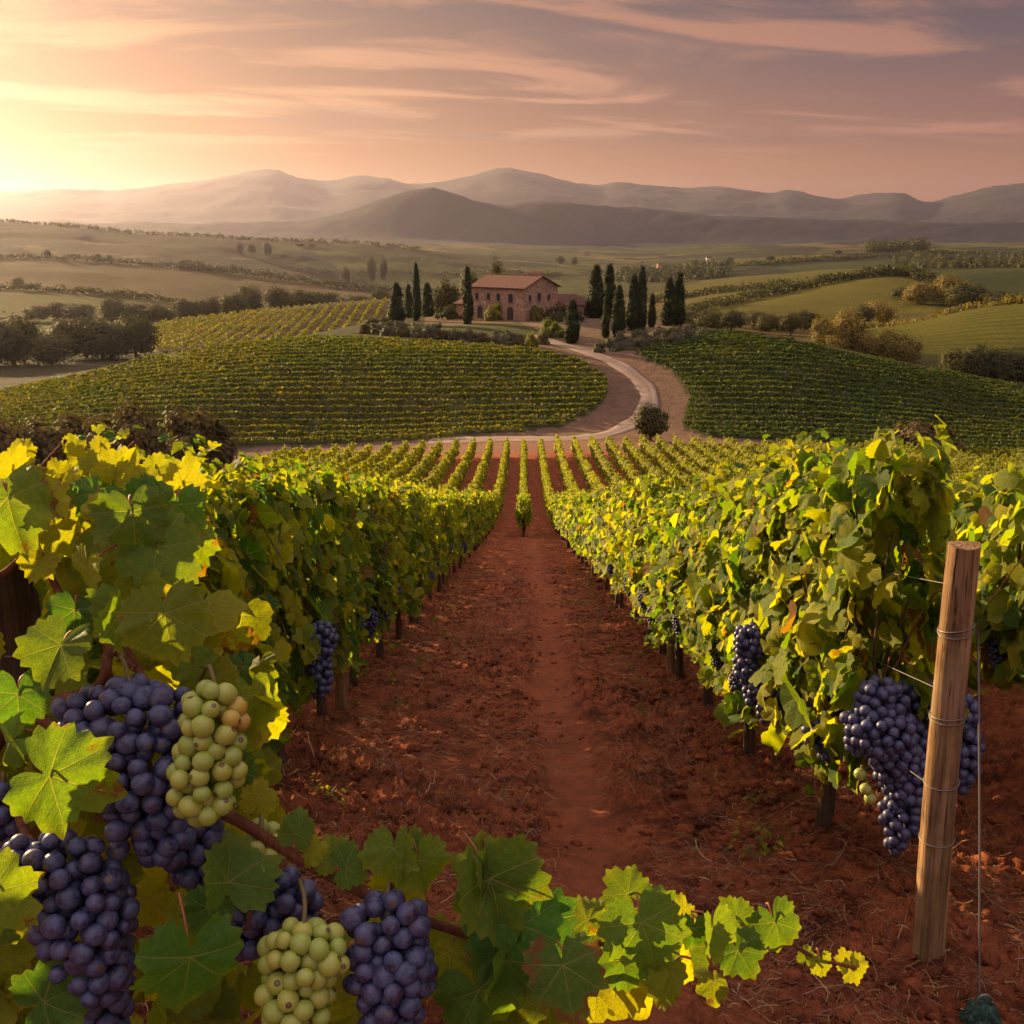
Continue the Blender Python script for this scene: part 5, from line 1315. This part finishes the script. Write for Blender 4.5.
for pts, r0, r1 in [([(20, 720, 1.95), (94, 690, 1.72), (108, 655, 1.70), (118, 640, 1.74), (150, 690, 1.72)], .010, .006),
                    ([(-95, 560, 2.1), (-10, 485, 1.9), (22, 520, 1.82), (45, 565, 1.8), (68, 612, 1.8)], .008, .0055),
                    ([(-60, 640, 2.05), (20, 560, 1.95), (80, 500, 1.9), (118, 460, 1.85), (135, 442, 1.84)], .008, .003),
                    ([(-60, 700, 2.0), (10, 800, 1.75), (30, 840, 1.66), (60, 850, 1.6)], .010, .005),
                    ([(-60, 600, 2.05), (5, 520, 1.95), (40, 470, 1.9), (66, 440, 1.88)], .007, .003)]:
    mb = MB(); mb.tube(from_base(pts), np.linspace(max(r0 * 1.3, .010), r1, 36), 8, wob=.25, seed=int(r0 * 9000)); mb.build('cane', [M_CANE], fv)
for pts in [[(100, 640, 1.72), (135, 668, 1.70)], [(120, 650, 1.73), (152, 690, 1.72)], [(253, 862, 1.62), (250, 905, 1.60), (247, 930, 1.58)]]:
    mb = MB(); mb.tube(spline([P3(*p) for p in pts], 8) - FO, .0045, 7, wob=.2); mb.build('cane', [M_CANE], fv)
T_BIG = [leaf_template(200, 8, .15, lo, c, f, w, s, cu) for s, (lo, c, f, w, cu) in enumerate([(.75, .14, .14, .09, .12), (.95, .22, .22, .12, .18), (.6, .05, .36, .10, .28), (1.05, .30, .10, .14, .05), (.8, -.05, .6, .10, .2)])]
LEAVES = [  # junction px, py, depth, tip length px, tip angle (clockwise from up), lean right, lean up, yellow, brown, template
 (165, 613, 1.52, 60, 172, .05, .15, .32, .42, 0), (61, 645, 1.56, 54, 196, -.15, .35, .16, .2, 2), (50, 776, 1.44, 72, 112, .1, .25, .30, .4, 3), (190, 957, 1.42, 78, 184, .1, .3, .12, .25, 1),
 (-8, 892, 1.45, 56, 130, .25, .2, .45, .3, 1), (44, 1002, 1.50, 60, 65, .1, .3, .12, .2, 0), (228, 882, 1.53, 56, 24, .95, .1, .22, .2, 4), (208, 908, 1.55, 36, 200, .2, .2, .2, .2, 1),
 (88, 570, 1.66, 44, 205, -.7, .1, .75, .2, 1), (122, 612, 1.60, 46, 195, -1.5, .3, .2, .3, 4), (140, 590, 1.68, 48, 190, -.2, .2, .62, .3, 0), (8, 498, 1.72, 66, 165, .1, .0, .30, .45, 0), (34, 500, 1.74, 40, 100, -.1, .1, .9, .5, 1),
 (12, 458, 1.80, 36, 15, .2, -.3, .9, .1, 1), (34, 470, 1.80, 30, 60, .1, -.2, .9, .1, 0), (60, 462, 1.85, 28, 340, .2, -.3, .9, .1, 2), (62, 474, 1.80, 48, 170, -.3, .1, .85, .2, 0),
 (90, 458, 1.86, 28, 5, -.4, -.2, .8, .1, 1), (118, 462, 1.82, 42, 32, .25, -.1, .95, .15, 0), (114, 458, 1.84, 30, 335, -.9, -.2, .9, .1, 2), (138, 474, 1.82, 44, 140, .1, .2, .8, .2, 1),
 (98, 480, 1.78, 44, 205, .3, .3, .12, .1, 0), (108, 516, 1.74, 44, 195, -.1, .2, .75, .4, 1), (132, 512, 1.68, 52, 172, .35, .2, .10, .2, 3), (148, 500, 1.76, 36, 60, .5, .2, .2, .2, 1), (122, 538, 1.72, 34, 215, -.5, .4, .55, .2, 2), (80, 445, 1.88, 24, 330, .3, -.2, .85, .1, 1), (70, 434, 1.9, 20, 10, .9, 0, .7, .1, 4), (155, 455, 1.9, 26, 70, .4, .1, .75, .1, 2), (100, 434, 1.92, 18, 350, .2, 0, .8, .1, 0), (24, 440, 1.86, 24, 330, -.2, -.3, .95, .1, 2), (156, 548, 1.70, 56, 130, .2, .3, .14, .2, 1),
 (40, 560, 1.74, 26, 205, .1, .2, .7, .3, 0), (18, 694, 1.66, 46, 175, .1, .4, .12, .2, 2), (75, 610, 1.72, 38, 185, .3, .5, .15, .2, 1), (95, 545, 1.8, 40, 250, -.2, .3, .3, .2, 3),
 (175, 505, 1.85, 44, 185, .3, .2, .16, .2, 0), (182, 470, 1.9, 38, 30, .2, -.1, .8, .2, 1), (44, 520, 1.84, 50, 120, .2, .2, .8, .5, 1), (100, 500, 1.84, 36, 90, 0, .2, .5, .2, 2), (12, 740, 1.62, 36, 250, -.3, .4, .2, .2, 3),
 (232, 770, 1.72, 34, 160, .5, .2, .3, .2, 2), (196, 668, 1.78, 36, 150, .5, .2, .2, .3, 1),
 # along the cane
 (258, 802, 1.62, 28, 8, .1, -.1, .7, .2, 1), (296, 834, 1.58, 32, 22, .3, .1, .30, .2, 0), (308, 852, 1.60, 24, 75, -.2, .2, .6, .2, 1), (334, 858, 1.60, 30, 335, .1, .1, .38, .2, 3), (346, 866, 1.59, 32, 72, .2, .3, .32, .2, 1),
 (394, 848, 1.58, 46, 172, -.45, .1, .30, .3, 2), (414, 852, 1.60, 30, 345, -.8, 0, .4, .2, 1), (420, 860, 1.57, 48, 158, .4, .1, .38, .2, 0), (400, 880, 1.64, 44, 200, .1, .2, .85, .3, 1),
 (488, 874, 1.58, 46, 8, .9, .1, .35, .35, 4), (484, 870, 1.60, 44, 338, -1.2, .1, .35, .2, 4), (490, 878, 1.57, 84, 163, .75, .1, .26, .3, 4), (470, 902, 1.62, 30, 175, .1, .3, .22, .2, 1), (480, 898, 1.66, 22, 30, .2, .1, .55, .2, 0),
 (522, 925, 1.60, 66, 20, .4, .3, .14, .15, 2), (524, 928, 1.62, 84, 178, .2, .25, .12, .15, 0), (563, 965, 1.52, 66, 168, .1, .15, .34, .6, 1), (452, 950, 1.64, 66, 188, .1, .2, .62, .3, 0), (478, 990, 1.60, 66, 150, .2, .3, .2, .2, 3), (505, 960, 1.58, 56, 195, .9, .1, .3, .3, 4), (470, 940, 1.66, 40, 60, .2, .3, .7, .3, 1),
 (628, 894, 1.68, 36, 318, .2, .1, .42, .2, 1), (588, 920, 1.66, 30, 335, .1, .2, .5, .2, 0), (606, 925, 1.68, 26, 60, .1, .3, .4, .2, 3), (642, 922, 1.64, 66, 163, .15, .15, .18, .2, 0), (630, 928, 1.68, 26, 330, -.3, .1, .85, .1, 1), (681, 918, 1.70, 26, 12, .2, -.1, .8, .1, 1),
 (694, 928, 1.69, 30, 182, .1, .2, .18, .2, 0), (713, 928, 1.66, 44, 182, 1.0, .1, .45, .3, 4), (738, 950, 1.68, 38, 150, .1, .2, .18, .2, 1), (668, 972, 1.64, 46, 200, -.9, .2, .5, .4, 4), (622, 960, 1.66, 42, 170, .2, .3, .14, .2, 2), (655, 955, 1.67, 38, 190, .3, .3, .5, .3, 0),
 (736, 918, 1.72, 30, 328, .7, .1, .5, .2, 4), (775, 922, 1.72, 44, 162, .1, .2, .30, .2, 3), (806, 958, 1.80, 15, 15, .1, .2, .5, .2, 1), (821, 962, 1.80, 22, 172, .2, .1, .62, .3, 0), (845, 962, 1.82, 17, 350, .2, .1, .9, .1, 1), (853, 966, 1.82, 24, 155, .1, .1, .85, .2, 0)]
TWIGS = {0: None}
def leaf_obj(px, py, d, ln, ang, tx, tu, yel, br, tp, seed):
    rng = np.random.default_rng(seed); a = R_(ang)
    if py < 482: ln *= .80; py += 13
    j = P3(px, py, d)
    tip = math.sin(a) * CR + math.cos(a) * CU; q1, q2 = rng.normal(0, .22, 2); nrm = CB + (tx + q1) * CR + (tu + q2) * CU; yel *= .8 if yel > .5 else .5; br = min(br + .2, 1.2); ln *= .84 if px > 240 else .93
    sz = ln * d / FPX
    V, F, U, T = scatter_leaves([T_BIG[tp]], np.zeros((1, 3)), nrm[None], tip[None], np.array([sz]), np.array([[yel, br, rng.random()]]), rng)
    # a petiole from the junction back towards the cane
    n0 = nrm / np.linalg.norm(nrm); back = -tip * .35 - n0 * .75 + np.array([0, 0, .25]); pl = sz * rng.uniform(.6, .95)
    tv, tf = tube_arrays(spline([n0 * -.002, back * pl * .5 + np.array([0, 0, .01]), back * pl + rng.normal(0, .006, 3)], 6), np.linspace(.0016, .0022, 6), 5, cap=False)
    tf = np.array([q for f in tf for q in ((f[0], f[1], f[2]), (f[0], f[2], f[3]))]) + len(V)
    mi = np.concatenate([np.zeros(len(F), int), np.ones(len(tf), int)])
    me = make_mesh('leaf', np.concatenate([V, tv]), np.concatenate([F, tf]), np.concatenate([U, np.zeros((len(tv), 2))]), np.concatenate([T, np.zeros((len(tv), 3))]), True, [M_LEAF_BIG, M_PETIOLE], mi)
    link('leaf', me, fv, tuple(j - FO))
for k, a in enumerate(LEAVES): leaf_obj(*a, seed=k)
def filler():
    rng = np.random.default_rng(77); P = []; 
    reg = [(-60, 260, 600, 1060, 1.8, 2.15, 190), (-60, 190, 478, 620, 1.9, 2.3, 110), (270, 560, 925, 1080, 1.72, 1.95, 46), (560, 720, 940, 985, 1.74, 1.9, 10)]
    for x0, x1, y0, y1, d0, d1, n in reg:
        for _ in range(n):
            qx, qy, qd = rng.uniform(x0, x1), rng.uniform(y0, y1), rng.uniform(d0, d1)
            if -30 < qx < 62 and 545 < qy < 735: continue        # the old post shows through here
            P.append(P3(qx, qy, qd))
    P = np.array(P); n = len(P)
    N = CB[None] + rng.normal(0, .6, (n, 3)) + [0, 0, .3]; Tp = np.array([0, 0, -1.0])[None] + rng.normal(0, .6, (n, 3))
    V, F, U, T = scatter_leaves(T_NEAR, P - FO, N, Tp, .075 * rng.uniform(.6, 1.2, n), vine_tints(n, rng, .3, .4), rng)
    link('foliage', make_mesh('foliage', V, F, U, T, True, [M_LEAF]), fv)
filler()
cluster(fv, [(128, 722, 74, 44), (92, 738, 38, 34), (150, 772, 52, 72), (166, 832, 33, 36)], 1.60, 10.6, 'dark', 'widest dark bunch', 61, stalk=(118, 660, 1.70))
cluster(fv, [(212, 720, 33, 44), (206, 776, 38, 50), (226, 762, 22, 40)], 1.53, 10.2, 'green', 'green bunch beside the widest dark bunch', 62, amber=((232, 706), (238, 722)), stalk=(200, 680, 1.66))
cluster(fv, [(62, 872, 60, 42), (20, 862, 26, 30), (86, 925, 50, 64), (96, 970, 38, 40)], 1.55, 10.8, 'dark', 'long dark bunch below the widest one', 63, stalk=(50, 830, 1.62))
cluster(fv, [(305, 957, 46, 36), (297, 1000, 38, 46), (290, 1045, 28, 30)], 1.53, 10.6, 'green', 'low green bunch', 64, stalk=(300, 880, 1.6))
cluster(fv, [(388, 925, 46, 32), (390, 970, 47, 48), (394, 1018, 34, 40)], 1.58, 10.6, 'dark', 'dark bunch at the end of the cane', 65, stalk=(400, 905, 1.62))
cluster(fv, [(198, 850, 32, 38)], 1.66, 10.0, 'dark', 'small dark bunch behind the green one', 66, False, stalk=(196, 800, 1.7))
cluster(fv, [(276, 905, 46, 36), (256, 932, 32, 28)], 1.72, 10.0, 'dark', 'dark bunch in the shade above the low green one', 67, False, stalk=(270, 850, 1.68))
cluster(fv, [(262, 852, 26, 34)], 1.70, 9.6, 'green', 'dull green bunch in the shade', 68, False, stalk=(262, 830, 1.66))
cluster(fv, [(4, 815, 24, 36)], 1.75, 10.0, 'dark', 'dark bunch cut by the left edge', 69, False)
cluster(fv, [(106, 1008, 28, 36)], 1.62, 10.2, 'dark', 'dark bunch cut by the bottom edge', 70, False)

# ------------------------------------------------------------------ litter on the soil
def straw():
    rng = np.random.default_rng(5); n = 66000; m = 6
    y = 2.0 + 22 * rng.random(n) ** 1.8; x = rng.uniform(-2.0, 2.6, n)
    keep = ~((np.abs(x - .38) < .27) & (rng.random(n) < .8))
    keep &= rng.random(n) < .10 + .75 * sstep(fbm(x * 1.1, y * 1.1, 15, 3), .38, .62) + .35 * (np.abs(x) > 1.05) + .45 * np.exp(-((x - 1.25) / .35) ** 2)
    x, y = x[keep], y[keep]; n = len(x)
    L = rng.uniform(.025, .13, n) * np.where(rng.random(n) < .07, 2.2, 1); a = rng.uniform(0, 6.283, n); c = rng.normal(0, 1.1, n)
    t = np.linspace(0, 1, m)[None]; th = a[:, None] + c[:, None] * t
    px = x[:, None] + np.cumsum(np.cos(th), 1) * (L / m)[:, None]; py = y[:, None] + np.cumsum(np.sin(th), 1) * (L / m)[:, None]
    up = ((rng.random(n) < .3) * rng.uniform(.1, .7, n) * L)[:, None] * t
    pz = H(px, py) + clods(px, py)[0] + .003 + .012 * rng.random(n)[:, None] + up
    w = (rng.uniform(.0006, .0018, n) * np.where(L > .14, 1.5, 1))[:, None]; nx, ny = -np.sin(th) * w, np.cos(th) * w
    V = np.concatenate([np.stack([px + nx, py + ny, pz], -1), np.stack([px - nx, py - ny, pz], -1), np.stack([px, py, pz + w * 1.6], -1)], 1)
    F = []
    for i in range(m - 1): F += [(i, i + 1, 2 * m + i + 1), (i, 2 * m + i + 1, 2 * m + i), (m + i, 2 * m + i, 2 * m + i + 1), (m + i, 2 * m + i + 1, m + i + 1)]
    F = (np.array(F)[None] + (np.arange(n) * 3 * m)[:, None, None]).reshape(-1, 3)
    q = rng.random(n)[:, None]; colr = np.where(q < .62, np.array([[.16, .062, .034]]), np.where(q < .9, np.array([[.22, .125, .06]]), np.array([[.36, .25, .13]]))) * rng.uniform(.6, 1.3, n)[:, None]
    m_, nt, out = mat('straw'); principled(nt, out, attr(nt).outputs['Color'], .85, None, .15)
    tag(link('dry_straw', make_mesh('dry_straw', V.reshape(-1, 3), F, None, np.repeat(colr, 3 * m, 0), True, [m_])), kind='stuff')
straw()
def lumps():
    rng = np.random.default_rng(6); V0, F0 = ICO[2]; n = 38000
    var = [V0 * (1 + 1.3 * (vnoise(V0[:, 0] * 1.7 + k * 9, V0[:, 1] * 1.7 + V0[:, 2] * 1.3 + k, 3) - .5))[:, None] * [1, rng.uniform(.65, 1.1), rng.uniform(.45, .8)] for k in range(14)]
    y = 2.1 + 24 * rng.random(n) ** 1.8; x = rng.uniform(-1.95, 2.7, n)
    keep = ~((np.abs(x - .38) < .27) & (rng.random(n) < .85)); keep &= rng.random(n) < .12 + .9 * sstep(fbm(x * 1.4, y * 1.4, 37, 3), .40, .60) + .25 * (np.abs(x - .2) > 1.0)
    x, y = x[keep], y[keep]; n = len(x); s = .0045 + .032 * rng.random(n) ** 4.2 * np.where(x > .9, 1.4, 1.0)
    z = H(x, y) + clods(x, y)[0] + s * .2; a = rng.uniform(0, 6.28, n); c, q = np.cos(a), np.sin(a); Vs, Fs = [], []; off = 0; w = rng.integers(0, 14, n)
    for k, v in enumerate(var):
        i = np.where(w == k)[0]; m = len(i); cc, qq, ss = c[i, None], q[i, None], s[i, None]
        W = np.stack([(v[:, 0] * cc - v[:, 1] * qq) * ss + x[i, None], (v[:, 0] * qq + v[:, 1] * cc) * ss + y[i, None], v[:, 2] * ss + z[i, None]], -1)
        Vs.append(W.reshape(-1, 3)); Fs.append((F0[None] + (np.arange(m) * len(v))[:, None, None]).reshape(-1, 3) + off); off += m * len(v)
    tag(link('soil_clods', make_mesh('soil_clods', np.concatenate(Vs), np.concatenate(Fs), None, np.zeros((off, 3)), True, [M_SOIL])), kind='stuff')
lumps()
def weeds():
    rng = np.random.default_rng(8); P, N, T, S = [], [], [], []
    spots = [(1.25, 4.75, .16, 60)] + [(rng.choice([-1, 1]) * rng.uniform(.95, 1.5), rng.uniform(4, 26), rng.uniform(.05, .12), 16) for _ in range(46)]
    for x, y, h, n in spots:
        z = ground_z(x, y)
        for _ in range(n):
            a = rng.uniform(0, 6.283); r = abs(rng.normal(0, h * .7)); hh = h * rng.random()
            P.append((x + r * math.cos(a), y + r * math.sin(a), z + hh + .01)); N.append((math.cos(a) * .4, math.sin(a) * .4, 1)); T.append((math.cos(a), math.sin(a), .5)); S.append(rng.uniform(.012, .03))
    t = vine_tints(len(P), rng, .25); V, F, U, T2 = scatter_leaves(T_FAR, np.array(P), np.array(N), np.array(T), np.array(S), t, rng)
    tag(link('weeds', make_mesh('weeds', V, F, None, T2, True, [M_LEAF_FAR])), kind='stuff')
weeds()
